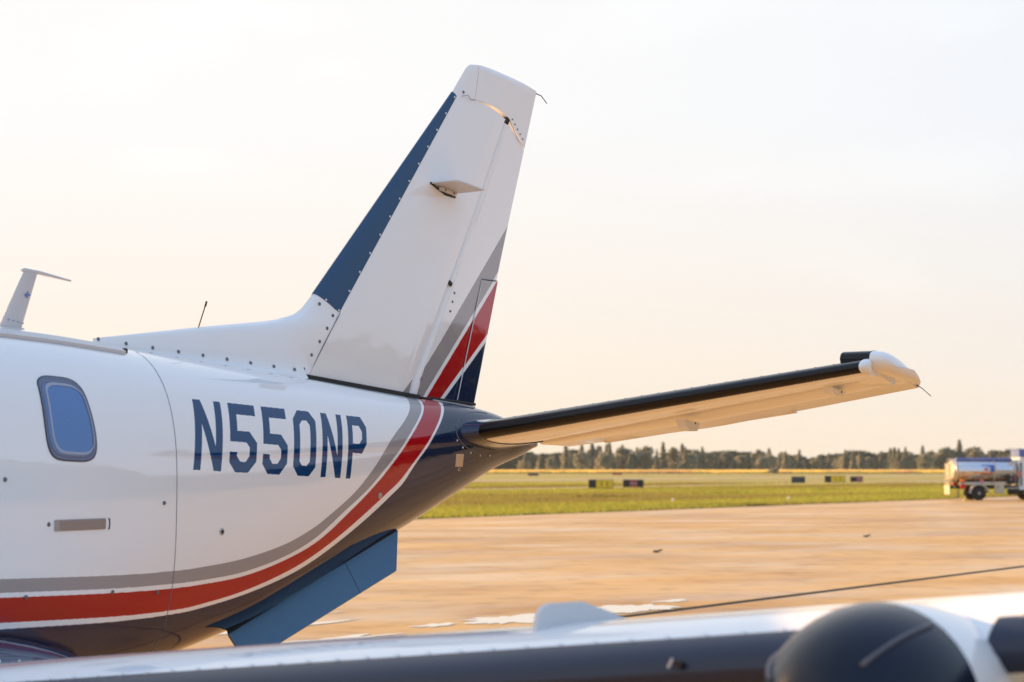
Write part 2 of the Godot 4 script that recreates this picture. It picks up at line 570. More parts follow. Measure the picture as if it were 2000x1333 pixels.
func trees() -> void:
	var leaf := []
	for c in [[0.034, 0.072, 0.027], [0.060, 0.092, 0.028], [0.044, 0.080, 0.028]]:
		var m := paint(c[0], c[1], c[2], 0.7)
		m.backlight_enabled = true
		m.backlight = lin(0.35, 0.35, 0.35)
		leaf.push_back(m)
	var bark := paint(0.07, 0.05, 0.035, 0.9)
	var kinds := []
	for k in 6:
		kinds.push_back(crown([0, 1, 2, 0, 1, 2][k]).mesh())
	var trunk := geo().tube([Vector3(0, 0, 0), Vector3(0.004, 0.3, 0.003), Vector3(0, 0.62, 0.005), Vector3(0.003, 0.9, 0)], [0.026, 0.02, 0.013, 0.004], 7).mesh()
	var limb := geo()
	for k in 6:
		var a := k * 2.3
		limb.tube([Vector3(0, 0.3 + k * 0.07, 0), Vector3(cos(a) * 0.1, 0.37 + k * 0.07, sin(a) * 0.1), Vector3(cos(a) * 0.19, 0.40 + k * 0.07, sin(a) * 0.19)], [0.010, 0.007, 0.003], 5)
	var limbs := limb.mesh()
	# heights of the tree line from left to right: [metres to the side at 600 m, height, crown kind]
	var line := [[4, 4.2, 1], [9, 4.8, 0], [14.5, 5.8, 0], [19, 6.6, 1], [24, 9.0, 0], [28, 8.6, 2], [32.5, 9.0, 0], [38.5, 8.4, 1], [43, 8.0, 0], [46, 9.2, 2], [52, 9.6, 0], [55.5, 8.8, 1], [58.6, 9.0, 0], [63, 7.9, 2], [67.6, 6.7, 1], [73.9, 7.4, 2], [79.2, 5.8, 1], [84.7, 7.9, 2], [88.5, 6.6, 1], [93.7, 6.9, 1], [98.1, 5.7, 0], [104.5, 5.1, 1], [109, 6.0, 0], [113.5, 5.2, 2], [119.8, 6.9, 0], [123.3, 5.2, 1], [127, 6.6, 0], [132.3, 7.4, 2], [136, 6.4, 1], [141.3, 8.4, 0], [146, 6.6, 1], [149.5, 8.9, 2], [154, 10.2, 0], [157.6, 8.4, 1], [161.3, 7.4, 0], [165.7, 6.6, 0], [171, 6.0, 2], [176, 6.4, 0]]
	var words := ["low pointed conifer in the hazy understorey of the tree line", "low round tree in the hazy understorey of the tree line", "low broad tree in the hazy understorey of the tree line"]
	var places := [[22.0, "between tail cone and near yellow sign"], [36.0, "over the near yellow sign"], [60.0, "right of the near red sign"], [92.0, "midway between near and far signs"], [118.0, "over the far signs"], [148.0, "between far signs and fuel truck"], [999.0, "behind the fuel truck"]]
	var nth := ["first", "second", "third", "fourth", "fifth"]
	var count := {}
	var made := {}
	var all := []
	for e in line:
		var where := ""
		for p in places:
			if e[0] < p[0]:
				where = p[1]
				break
		var sort: String = ["pointed conifer", "round bushy tree", "broad loose tree"][e[2]]
		var key: String = sort + where
		count[key] = count.get(key, -1) + 1
		all.push_back([e[0], 600.0 + rng.randf_range(-12, 12), e[1], e[2], "%s %s from left on the skyline %s" % [nth[count[key]], sort, where]])
	for k in 75:
		var s := rng.randf_range(0, 178)
		var near := 0.0
		for e in line:
			if absf(e[0] - s) < 6.0:
				near = maxf(near, e[1])
		all.push_back([s, 580.0 + rng.randf_range(-14, 50), maxf(near, 5.4) * (rng.randf_range(0.6, 0.88) if k % 3 else rng.randf_range(0.85, 1.08)), (rng.randi() % 3) if k % 3 else 0, ""])
	for e in all:
		var k: int = e[3] + (3 if rng.randf() < 0.5 else 0)
		var o: Node3D
		if made.has(k):
			o = made[k].duplicate()
			o.name = "tree"
			add_child(o, true)
		else:
			o = thing("tree", "", "tree")
			put("trunk", trunk, bark, o)
			if e[3] > 0:
				put("limbs", limbs, bark, o)
			put("crown", kinds[k], leaf[e[3]], o)
			made[k] = o
		tag(o, e[4] if e[4] else words[e[3]], "tree", "trees of the far tree line" if e[4] else words[e[3]].split(" in ")[0] + "s")
		o.position = field(e[1], e[0] * e[1] / 600.0, -0.06)
		var h: float = e[2] * 1.04
		var wide: float = rng.randf_range(0.85, 1.2)
		if e[3] > 0:
			wide *= 1.1
		o.basis = Basis(Vector3.UP, rng.randf() * TAU).scaled(Vector3(h * wide, h, h * wide))
	# the wood behind and to the sides, where no single tree can be told apart
	var spots := []
	for k in 760:
		var s := rng.randf_range(-280, 205)
		var swell := 0.5 + 0.3 * sin(s * 0.11) + 0.2 * sin(s * 0.31 + 1.0)
		spots.push_back([field(rng.randf_range(615, 680), s), lerpf(4.6, 8.2, swell) * rng.randf_range(0.8, 1.12)])
	for k in 520:
		var side := k % 2 == 0
		var a := deg_to_rad(rng.randf_range(69, 150) if side else rng.randf_range(24, 70))
		var r := rng.randf_range(108, 145) if side else rng.randf_range(230, 300)
		spots.push_back([field(cos(a) * r, sin(a) * r), rng.randf_range(13, 21) * (0.95 + 0.35 * sin(a * 9.0))])
	var mm := MultiMesh.new()
	mm.transform_format = MultiMesh.TRANSFORM_3D
	mm.mesh = kinds[1]
	mm.instance_count = spots.size()
	for i in spots.size():
		var h: float = spots[i][1]
		mm.set_instance_transform(i, Transform3D(Basis(Vector3.UP, rng.randf() * TAU).scaled(Vector3(h * 1.3, h, h * 1.3)), spots[i][0]))
	var o := MultiMeshInstance3D.new()
	o.name = "wood"
	o.multimesh = mm
	o.material_override = paint(0.034, 0.062, 0.024, 0.7)
	add_child(o, true)
	kind(o, "stuff", "far wood closing the airfield behind the single trees")
	# low dark bush out on the far grass
	var b := thing("bush", "small dark bush standing alone at the edge of the dry field", "bush", "", field(440, 66, -0.06))
	var bc := put("foliage", kinds[2], leaf[0], b)
	bc.scale = Vector3(4.5, 1.5, 4.5)
	put("stem", geo().tube([Vector3.ZERO, Vector3(0, 0.6, 0)], [0.05, 0.03], 6), bark, b)

# ---------------------------------------------------------------- the aeroplane
const FX := [-9.4, -8.9, -7.8, -6.6, -5.6, -4.6, -3.6, -3.1, -2.63, -2.2, -1.87, -1.4, -1.0, -0.58, -0.15, 0.2, 0.45, 0.62]
const FT := [2.05, 2.2, 2.36, 2.62, 2.72, 2.70, 2.65, 2.622, 2.583, 2.552, 2.53, 2.497, 2.463, 2.43, 2.40, 2.355, 2.28, 2.20]
const FB := [1.75, 1.5, 1.22, 1.08, 1.03, 1.02, 1.05, 1.085, 1.14, 1.22, 1.297, 1.445, 1.59, 1.735, 1.898, 2.03, 2.10, 2.155]
const FW := [0.1, 0.3, 0.48, 0.62, 0.66, 0.665, 0.60, 0.55, 0.49, 0.435, 0.395, 0.33, 0.28, 0.225, 0.175, 0.125, 0.085, 0.03]

func section(x: float) -> Array:
	var yt := herm(FX, FT, x)
	var yb := herm(FX, FB, x)
	var k := clampf((x + 2.6) / 2.6, 0, 1)
	return [yt, yb, yb + (yt - yb) * 0.54, herm(FX, FW, x), 2.6 - 0.5 * k, 3.0 - 0.9 * k]

func hull_z(x: float, y: float) -> float:
	var s := section(x)
	var up: bool = y >= s[2]
	var r: float = (y - s[2]) / (s[0] - s[2]) if up else (s[2] - y) / (s[2] - s[1])
	var n: float = s[4] if up else s[5]
	return 0.0 if r >= 1.0 else s[3] * pow(1.0 - pow(r, n), 1.0 / n)

func hull(x: float, y: float, off := 0.0, side := 1.0) -> Vector3:
	var p := Vector3(x, y, hull_z(x, y))
	if off != 0.0:
		p += hull_normal(x, y) * off
	p.z *= side
	return p

func hull_normal(x: float, y: float) -> Vector3:
	var e := 0.004
	return Vector3(hull_z(x - e, y) - hull_z(x + e, y), hull_z(x, y - e) - hull_z(x, y + e), 2 * e).normalized()

func fill(im: Image, polys: Array, c: Color, x0: float, y1: float, sx: float, sy: float) -> void:
	# even-odd span fill of outlines given in metres
	var lo := 1e9
	var hi := -1e9
	for poly in polys:
		for p in poly:
			lo = minf(lo, (y1 - p.y) * sy)
			hi = maxf(hi, (y1 - p.y) * sy)
	for row in range(maxi(int(lo), 0), mini(int(hi) + 1, im.get_height() - 1) + 1):
		var y := y1 - (row + 0.5) / sy
		var cuts := []
		for poly in polys:
			for i in poly.size():
				var a: Vector2 = poly[i]
				var b: Vector2 = poly[(i + 1) % poly.size()]
				if (a.y > y) != (b.y > y):
					cuts.push_back((a.x + (y - a.y) / (b.y - a.y) * (b.x - a.x) - x0) * sx)
		cuts.sort()
		for i in range(0, cuts.size() - 1, 2):
			var u := clampi(roundi(cuts[i]), 0, im.get_width())
			var w := clampi(roundi(cuts[i + 1]), 0, im.get_width())
			if w > u:
				im.fill_rect(Rect2i(u, row, w - u, 1), c)

func smooth_line(pts: Array) -> Array:
	var out := []
	for i in pts.size() - 1:
		var a: Vector2 = pts[maxi(i - 1, 0)]
		var d: Vector2 = pts[mini(i + 2, pts.size() - 1)]
		for k in 6:
			out.push_back(pts[i].cubic_interpolate(pts[i + 1], a, d, k / 6.0))
	out.push_back(pts[-1])
	return out

func pairs(a: Array) -> Array:
	var o := []
	for i in range(0, a.size(), 2):
		o.push_back(Vector2(a[i], a[i + 1]))
	return o

func shifted(a: Array, d: Vector2) -> Array:
	var o := []
	for p in a:
		o.push_back(p + d)
	return o

func glyph(ch: String) -> Array:
	match ch:
		"N":
			return [[pairs([0, 0, 0, 1, 0.25, 1, 0.25, 0])], [pairs([0.75, 0, 0.75, 1, 1, 1, 1, 0])], [pairs([0.0, 1, 0.27, 1, 1.0, 0, 0.73, 0])]]
		"5":
			return [[pairs([0, 1, 0.97, 1, 0.97, 0.84, 0.27, 0.84, 0.27, 0.60, 0.72, 0.60, 1, 0.44, 1, 0.17, 0.72, 0, 0.24, 0, 0, 0.14, 0, 0.29, 0.27, 0.29, 0.27, 0.23, 0.40, 0.155, 0.60, 0.155, 0.73, 0.24, 0.73, 0.37, 0.60, 0.44, 0, 0.44])]]
		"0":
			return [[pairs([0, 0.14, 0, 0.86, 0.24, 1, 0.74, 1, 1, 0.86, 1, 0.14, 0.74, 0, 0.24, 0]), pairs([0.27, 0.22, 0.27, 0.78, 0.40, 0.85, 0.60, 0.85, 0.73, 0.78, 0.73, 0.22, 0.60, 0.155, 0.40, 0.155])]]
		_:
			return [[pairs([0, 0, 0, 1, 0.74, 1, 1, 0.84, 1, 0.57, 0.76, 0.41, 0.25, 0.41, 0.25, 0]), pairs([0.25, 0.56, 0.25, 0.85, 0.60, 0.85, 0.75, 0.76, 0.75, 0.64, 0.60, 0.56])]]

const C_GREY := [0.34, 0.31, 0.305]
const C_RED := [0.42, 0.004, 0.010]
const C_NAVY := [0.007, 0.018, 0.055]

func livery(lettered: bool) -> StandardMaterial3D:
	var sx := 2048 / 4.9
	var sy := 1024 / 1.72
	var im := Image.create(2048, 1024, false, Image.FORMAT_RGB8)
	var coat := Image.create(2048, 1024, false, Image.FORMAT_RGB8)
	coat.fill(Color(1, 1, 1))
	im.fill(lin(0.88, 0.875, 0.86))
	var G := [Vector2(-0.62, 2.50), Vector2(-0.645, 2.43), Vector2(-0.714, 2.355), Vector2(-0.815, 2.285), Vector2(-0.968, 2.188), Vector2(-1.139, 2.037), Vector2(-1.313, 1.91), Vector2(-1.522, 1.802), Vector2(-1.644, 1.748), Vector2(-1.858, 1.681), Vector2(-2.16, 1.628), Vector2(-2.449, 1.605), Vector2(-2.638, 1.598), Vector2(-2.996, 1.599), Vector2(-3.613, 1.618), Vector2(-4.3, 1.64)]
	var W1 := [Vector2(-0.53, 2.50), Vector2(-0.555, 2.41), Vector2(-0.614, 2.344), Vector2(-0.78, 2.225), Vector2(-0.905, 2.129), Vector2(-1.036, 2.035), Vector2(-1.19, 1.929), Vector2(-1.372, 1.830), Vector2(-1.606, 1.703), Vector2(-1.846, 1.624), Vector2(-2.148, 1.567), Vector2(-2.438, 1.547), Vector2(-2.629, 1.543), Vector2(-2.988, 1.545), Vector2(-3.608, 1.565), Vector2(-4.3, 1.588)]
	var R := [Vector2(-0.505, 2.50), Vector2(-0.53, 2.41), Vector2(-0.590, 2.345), Vector2(-0.755, 2.225), Vector2(-0.876, 2.130), Vector2(-0.99, 2.045), Vector2(-1.145, 1.937), Vector2(-1.337, 1.820), Vector2(-1.578, 1.688), Vector2(-1.839, 1.606), Vector2(-2.142, 1.548), Vector2(-2.434, 1.528), Vector2(-2.626, 1.523), Vector2(-2.986, 1.526), Vector2(-3.605, 1.546), Vector2(-4.3, 1.568)]
	var W2 := [Vector2(-0.33, 2.50), Vector2(-0.355, 2.41), Vector2(-0.420, 2.346), Vector2(-0.546, 2.242), Vector2(-0.652, 2.156), Vector2(-0.785, 2.056), Vector2(-0.901, 1.970), Vector2(-1.006, 1.912), Vector2(-1.173, 1.820), Vector2(-1.391, 1.707), Vector2(-1.604, 1.614), Vector2(-1.816, 1.546), Vector2(-2.118, 1.478), Vector2(-2.407, 1.44), Vector2(-2.596, 1.427), Vector2(-2.963, 1.427), Vector2(-3.589, 1.449), Vector2(-4.3, 1.472)]
	var B := [Vector2(-0.30, 2.50), Vector2(-0.325, 2.41), Vector2(-0.393, 2.346), Vector2(-0.522, 2.242), Vector2(-0.624, 2.156), Vector2(-0.756, 2.056), Vector2(-0.872, 1.955), Vector2(-0.974, 1.895), Vector2(-1.147, 1.797), Vector2(-1.370, 1.685), Vector2(-1.585, 1.592), Vector2(-1.806, 1.523), Vector2(-2.11, 1.460), Vector2(-2.4, 1.422), Vector2(-2.59, 1.409), Vector2(-2.957, 1.405), Vector2(-3.584, 1.424), Vector2(-4.3, 1.445)]
	var white := lin(0.88, 0.875, 0.86)
	for e in [[G, lin(C_GREY[0], C_GREY[1], C_GREY[2])], [W1, white], [R, lin(C_RED[0], C_RED[1], C_RED[2])], [W2, white], [B, lin(C_NAVY[0], C_NAVY[1], C_NAVY[2])]]:
		var poly := smooth_line(e[0])
		poly.push_back(Vector2(-4.3, 0.9))
		poly.push_back(Vector2(0.8, 0.9))
		poly.push_back(Vector2(0.8, 2.6))
		fill(im, [poly], e[1], -4.2, 2.72, sx, sy)
		fill(coat, [poly], Color(1, 1, 1) if e[1] == white else Color(0.25, 0.25, 0.25), -4.2, 2.72, sx, sy)
	if lettered:
		var blue := lin(0.004, 0.048, 0.15)
		var spans := [["N", -2.527, -2.339], ["5", -2.288, -2.097], ["5", -2.052, -1.870], ["0", -1.822, -1.645], ["N", -1.595, -1.429], ["P", -1.382, -1.226]]
		for s in spans:
			for polys in glyph(s[0]):
				var outl := []
				for poly in polys:
					var o := []
					for p in poly:
						var x: float = lerpf(s[1], s[2], p.x)
						var base := 2.032 - 0.0395 * (x + 2.527)
						o.push_back(Vector2(x + p.y * 0.054, base + p.y * 0.313))
					outl.push_back(o)
				fill(im, outl, blue, -4.2, 2.72, sx, sy)
				fill(coat, outl, Color(0.25, 0.25, 0.25), -4.2, 2.72, sx, sy)
	var m := StandardMaterial3D.new()
	m.resource_name = "livery"
	m.albedo_texture = ImageTexture.create_from_image(im)
	m.texture_repeat = false
	gloss(m, 1.0)
	m.clearcoat_texture = ImageTexture.create_from_image(coat)
	ripple(m, 0.06)
	m.roughness = 0.05
	return m

func fin_livery() -> StandardMaterial3D:
	var x0 := -1.7
	var y1 := 4.42
	var s := 1024 / 2.5
	var im := Image.create(1024, 1024, false, Image.FORMAT_RGB8)
	var white := lin(0.88, 0.875, 0.86)
	im.fill(white)
	# straight bands that carry the fuselage stripes up across the rudder
	var g0 := [Vector2(-0.62, 2.36), Vector2(-0.485, 2.548), Vector2(-0.293, 2.748), Vector2(0.337, 3.428), Vector2(1.0, 4.14)]
	var w1 := [Vector2(-0.52, 2.36), Vector2(-0.438, 2.447), Vector2(0.212, 3.116), Vector2(1.0, 3.93)]
	var w2 := [Vector2(-0.35, 2.36), Vector2(-0.286, 2.426), Vector2(0.139, 2.786), Vector2(1.0, 3.52)]
	var d := Vector2(0.022, -0.016)
	var tail := [Vector2(1.2, 2.0), Vector2(-0.3, 2.0)]
	fill(im, [g0 + tail], lin(C_GREY[0], C_GREY[1], C_GREY[2]), x0, y1, s, s)
	fill(im, [w1 + tail], white, x0, y1, s, s)
	fill(im, [shifted(w1, d) + tail], lin(C_RED[0], C_RED[1], C_RED[2]), x0, y1, s, s)
	fill(im, [w2 + tail], white, x0, y1, s, s)
	fill(im, [shifted(w2, d) + tail], lin(C_NAVY[0], C_NAVY[1], C_NAVY[2]), x0, y1, s, s)
	fill(im, [[Vector2(-0.70, 2.40), Vector2(-0.565, 2.515), Vector2(-0.5, 2.40)]], lin(C_GREY[0], C_GREY[1], C_GREY[2]), x0, y1, s, s)
	var m := StandardMaterial3D.new()
	m.resource_name = "fin livery"
	m.albedo_texture = ImageTexture.create_from_image(im)
	m.texture_repeat = false
	gloss(m, 1.0)
	ripple(m, 0.022)
	m.roughness = 0.05
	return m

# --- fin surface: half thickness at (x, y)
func fin_le(y: float) -> float:
	return lerps([2.40, 2.625, 2.70, 2.74, 2.797, 2.85, 2.935, 4.178, 4.333, 4.38], [-2.75, -2.646, -2.06, -1.78, -1.471, -1.361, -1.279, -0.15, -0.033, 0.03], y)

func fin_te(y: float) -> float:
	return lerps([2.38, 3.126, 4.325, 4.4], [0.033, 0.259, 0.662, 0.687], y)

func hinge(y: float) -> float:
	return lerps([2.40, 2.51, 3.07, 3.55, 4.07, 4.4], [-0.57, -0.51, -0.21, 0.048, 0.316, 0.49], y)

func fin_z(x: float, y: float) -> float:
	var le := fin_le(y)
	var te := fin_te(y)
	var t := lerpf(0.068, 0.040, clampf((y - 2.4) / 1.9, 0, 1))
	var r := clampf((x - le) / 0.42, 0, 1)
	var rise := sqrt(maxf(1.0 - (1.0 - r) * (1.0 - r), 0))
	var hx := hinge(y) - 0.12
	var fall := 1.0 if x < hx else lerpf(1.0, 0.07, clampf((x - hx) / maxf(te - hx, 0.01), 0, 1))
	var over := clampf((lerpf(4.392, 4.340, clampf((x - 0.05) / 0.6, 0, 1)) - y) / 0.05, 0, 1)
	var cap := sqrt(1.0 - (1.0 - over) * (1.0 - over))
	return maxf(t * rise * fall * cap, 0.0015)

func dorsal_t(x: float) -> float:
	return 0.068 * clampf(0.04 + 0.96 * (x + 2.7) / 1.1, 0.04, 1.0)

func fin_patch(rows: Array, off := 0.0, n := 22) -> Geo:
	# rows: [left point, right point] in the fin's plane from bottom to top; both faces and the rim
	var q := geo()
	q.uo = Vector2(-1.7, 4.42)
	q.us = Vector2(2.5, 2.5)
	var L := []
	var Rt := []
	for r in rows:
		var a := []
		var b := []
		for i in n + 1:
			var f := float(i) / n
			f = f * f * (3 - 2 * f) * 0.5 + f * 0.5
			var p: Vector2 = r[0].lerp(r[1], f)
			if r.size() > 2:
				p = r[0].lerp(r[2], f).lerp(r[2].lerp(r[1], f), f)
			var z := fin_z(p.x, p.y) + off
			a.push_back(Vector3(p.x, p.y, z))
			b.push_back(Vector3(p.x, p.y, -z))
		L.push_back(a)
		Rt.push_back(b)
	q.grid(L)
	for b in Rt:
		b.reverse()
	q.grid(Rt)
	q.smooth = -1
	for i in rows.size() - 1:
		q.quad(L[i][-1], Rt[i][0], Rt[i + 1][0], L[i + 1][-1])
		q.quad(Rt[i][-1], L[i][0], L[i + 1][0], Rt[i + 1][-1])
	for i in n:
		q.quad(Rt[0][n - i], Rt[0][n - i - 1], L[0][i + 1], L[0][i])
		q.quad(L[-1][i], L[-1][i + 1], Rt[-1][n - i - 1], Rt[-1][n - i])
	return q

func rows_between(left: Array, right: Array, n: int) -> Array:
	# two polylines, each walked evenly by their share of points
	var out := []
	for i in n + 1:
		var f := float(i) / n
		out.push_back([walk(left, f), walk(right, f)])
	return out

func walk(pts: Array, f: float) -> Vector2:
	var total := 0.0
	for i in pts.size() - 1:
		total += pts[i].distance_to(pts[i + 1])
	var want := f * total
	for i in pts.size() - 1:
		var d: float = pts[i].distance_to(pts[i + 1])
		if want <= d or i == pts.size() - 2:
			return pts[i].lerp(pts[i + 1], clampf(want / d, 0, 1))
		want -= d
	return pts[-1]

func dot_mesh(r: float, h: float) -> Mesh:
	var prof := [[r, 0.0], [r, h * 0.5], [r * 0.85, h], [r * 0.3, h * 0.8], [0.0005, h * 0.75]]
	var rings := []
	for p in prof:
		var ring := []
		for k in 12:
			ring.push_back(Vector3(cos(TAU * k / 12) * p[0], p[1], sin(TAU * k / 12) * p[0]))
		rings.push_back(ring)
	return geo().loft(rings, false).mesh()

func stud(called: String, mesh: Mesh, m: Material, at: Vector3, normal: Vector3, parent: Node3D) -> void:
	var o := put(called, mesh, m, parent)
	var y := normal.normalized()
	var x := y.cross(Vector3.UP if absf(y.y) < 0.9 else Vector3.RIGHT).normalized()
	o.transform = Transform3D(Basis(x, y, x.cross(y)), at)

func naca(f: float, t: float) -> float:
	f = clampf(f, 0, 1)
	return 5 * t * (0.2969 * sqrt(f) - 0.126 * f - 0.3516 * f * f + 0.2843 * f ** 3 - 0.1015 * f ** 4)

func airfoil(le: Vector3, chord: float, t: float, f0: float, f1: float, off := 0.0, drop := 0.0, n := 14, f_low := -1.0) -> Array:
	# closed ring: upper surface from f1 forward to f0, then lower surface back to f1
	var ring := []
	for s in [1.0, -1.0]:
		for i in n + 1:
			if s < 0 and i == 0 and f0 <= 0.0:
				continue
			var k := float(i) / n
			var f := lerpf(f0, f1 if s > 0 or f_low < 0 else f_low, (1 - k) * (1 - k) if s > 0 else k * k)
			ring.push_back(le + Vector3(f * chord - (off if f <= 0.0 else 0.0), s * (naca(f, t) * chord + off) - drop * f * chord, 0))
	return ring

func aeroplane() -> void:
	var A := thing("aeroplane", "white single turboprop aeroplane with navy belly, red and grey stripes and tall swept fin", "aeroplane")
	var port := livery(true)
	var starboard := livery(false)
	var finm := fin_livery()
	var big := dot_mesh(0.0092, 0.0018)
	var small := dot_mesh(0.006, 0.002)

	# --- fuselage
	var am := ArrayMesh.new()
	for side in [1.0, -1.0]:
		var q := geo()
		q.uo = Vector2(-4.2, 2.72)
		q.us = Vector2(4.9, 1.72)
		var rows := []
		var nx := 190
		for i in nx + 1:
			var x := lerpf(-9.4, 0.62, float(i) / nx)
			if i > 0 and i < nx:
				x = lerpf(-9.4, 0.62, 1.0 - pow(1.0 - float(i) / nx, 1.35))
			var s := section(x)
			var ring := []
			for k in 45:
				var a := lerpf(PI / 2, -PI / 2, k / 44.0)
				var n: float = s[4] if a > 0 else s[5]
				var sa := sin(a)
				ring.push_back(Vector3(x, s[2] + ((s[0] - s[2]) if a > 0 else (s[2] - s[1])) * signf(sa) * pow(absf(sa), 2.0 / n), side * s[3] * pow(maxf(cos(a), 0.0), 2.0 / n)))
			rows.push_back(ring)
		q.grid(rows)
		am = q.mesh(am)
	am.surface_set_material(0, port)
	am.surface_set_material(1, starboard)
	var body := put("fuselage", am, null, A)
	put("tail_cap", geo().tube([Vector3(0.61, 2.178, 0), Vector3(0.65, 2.18, 0), Vector3(0.665, 2.18, 0)], [0.028, 0.02, 0.005], 12), M.navy, body)
	# frame ring where the tail cone is joined
	var seam := geo()
	var sp := []
	for k in 50:
		var s := section(-2.634)
		var y: float = lerpf(s[0] - 0.03, s[1] + 0.02, k / 49.0)
		sp.push_back(hull(-2.634, y, 0.0005))
	seam.tube(sp, [0.0015], 6)
	put("panel_seam", seam, M.seam, body)
	# window
	var W := [Vector2(-3.392, 2.34), Vector2(-3.388, 2.385), Vector2(-3.350, 2.408), Vector2(-3.28, 2.409), Vector2(-3.215, 2.404), Vector2(-3.172, 2.386), Vector2(-3.145, 2.345), Vector2(-3.128, 2.26), Vector2(-3.118, 2.175), Vector2(-3.120, 2.115), Vector2(-3.140, 2.080), Vector2(-3.180, 2.066), Vector2(-3.25, 2.066), Vector2(-3.330, 2.072), Vector2(-3.368, 2.092), Vector2(-3.388, 2.135), Vector2(-3.394, 2.20), Vector2(-3.394, 2.27)]
	for k in 4:
		window(W, -0.72 * k, A, k > 0)
	# door handle and its marks
	var hd := Node3D.new()
	hd.name = "door_handle"
	A.add_child(hd, true)
	put("handle_plate", hull_patch(rounded(-3.352, 1.791, -3.068, 1.836, 0.006), 0.003), M.metal, hd)
	put("handle_grip", hull_patch(rounded(-3.318, 1.795, -3.074, 1.831, 0.005), 0.007), paint(0.33, 0.29, 0.27, 0.4, 0.5), hd)
	stud("lock", big, M.screw, hull(-3.38, 1.819, 0.0005), hull_normal(-3.38, 1.819), hd)
	put("arrow_mark", hull_patch([Vector2(-3.052, 1.786), Vector2(-3.044, 1.792), Vector2(-3.041, 1.812), Vector2(-3.044, 1.832), Vector2(-3.052, 1.838), Vector2(-3.046, 1.812)], 0.0015), M.dark, hd)
	for p in [[-2.715, 1.891], [-3.606, 1.997], [-3.478, 1.541], [-3.004, 1.531], [-2.725, 1.511]]:
		stud("fastener", dot_mesh(0.009, 0.004), M.screw, hull(p[0], p[1], 0.0005), hull_normal(p[0], p[1]), body)
	stud("static_port", dot_mesh(0.017, 0.003), M.grey, hull(-2.327, 1.756, 0.0003), hull_normal(-2.327, 1.756), body)
	stud("static_port", dot_mesh(0.009, 0.005), M.dark, hull(-2.327, 1.756, 0.0006), hull_normal(-2.327, 1.756), body)
	stud("static_port", dot_mesh(0.017, 0.003), M.metal, hull(-1.074, 1.897, 0.0003), hull_normal(-1.074, 1.897), body)
	put("placard", hull_patch(rounded(-0.352, 2.044, -0.275, 2.114, 0.004), 0.002), M.tan, body)
	for s in [[-0.318, 2.022, -0.311, 2.038], [-0.308, 2.022, -0.292, 2.025], [-0.308, 2.035, -0.292, 2.038]]:
		put("placard_mark", hull_patch(rounded(s[0], s[1], s[2], s[3], 0.001), 0.002), M.grey, body)
	# raised strip over the cabin door
	var strip := geo()
	var sl := []
	for k in 30:
		var x := lerpf(-5.2, -2.752, k / 29.0)
		var y: float = lerps([-5.2, -3.423, -3.143, -2.755], [2.63, 2.587, 2.577, 2.553], x)
		sl.push_back([hull(x, y - 0.022, 0.001), hull(x, y - 0.018, 0.014), hull(x, y + 0.006, 0.014), hull(x, y + 0.010, 0.001)])
	strip.smooth = -1
	strip.grid(sl)
	strip.fan(sl[-1])
	put("door_hinge_strip", strip, M.antenna, body)
	put("drain_lip", geo().box(hull(-2.735, 2.547, 0.004), Vector3(0.03, 0.022, 0.02), 0.004), M.dark, body)

	# --- dorsal fin and fin
	var dorsal := geo()
	var dl := []
	for side in [1.0, -1.0]:
		var rows := []
		for i in 41:
			var f := i / 40.0
			var p := walk([Vector2(-2.70, 2.618), Vector2(-2.646, 2.627), Vector2(-2.066, 2.712), Vector2(-1.62, 2.772), Vector2(-1.471, 2.799), Vector2(-1.41, 2.820), Vector2(-1.361, 2.853), Vector2(-1.32, 2.893), Vector2(-1.279, 2.935)], f)
			var foot: Vector2
			if f < 0.74:
				foot = Vector2(lerpf(-2.70, -1.392, f / 0.74), 0)
				foot.y = herm(FX, FT, foot.x) - 0.035
			else:
				foot = Vector2(-1.392, 2.485).lerp(Vector2(-1.145, 2.838), (f - 0.74) / 0.26)
			var row := []
			for k in 13:
				var v := k / 12.0
				var at := foot.lerp(p, v)
				var thick := dorsal_t(at.x)
				var round_ := sqrt(maxf(1 - pow(v, 2.6), 0))
				var flare := 0.055 * pow(maxf(1 - v * 3.0, 0), 2) if f < 0.74 else 0.0
				var z := thick * round_ + flare
				if at.x > -1.5:
					z = lerpf(z, fin_z(at.x, at.y) if v < 0.999 else 0.001, smoothstep(-1.5, -1.25, at.x))
				row.push_back(Vector3(at.x, at.y, z * side))
			if side < 0:
				row.reverse()
			rows.push_back(row)
		dorsal.grid(rows)
	var dn := put("dorsal_fin", dorsal, M.white, A)
	for p in [[-2.672, 2.607], [-2.519, 2.595], [-2.369, 2.584], [-2.219, 2.573], [-2.073, 2.563], [-1.927, 2.551], [-1.78, 2.54], [-1.633, 2.529], [-1.492, 2.52]]:
		var fy := herm(FX, FT, p[0]) - 0.035
		var ty: float = lerps([-2.70, -2.646, -2.066, -1.62, -1.471], [2.618, 2.627, 2.712, 2.772, 2.799], p[0])
		var v: float = clampf((p[1] + 0.01 - fy) / (ty - fy), 0, 0.98)
		stud("fastener", big, M.screw, Vector3(p[0], p[1] + 0.01, dorsal_t(p[0]) * sqrt(1 - pow(v, 2.6)) + 0.055 * pow(maxf(1 - v * 3.0, 0), 2) + 0.0005), Vector3(0, 0.2, 1), dn)
	for p in [[-1.401, 2.535], [-1.346, 2.61], [-1.286, 2.681], [-1.23, 2.753], [-1.180, 2.822], [-1.258, 2.878]]:
		stud("fastener", big, M.screw, Vector3(p[0] - 0.012, p[1], fin_z(p[0], p[1]) + 0.001), Vector3(-0.05, 0, 1), dn)

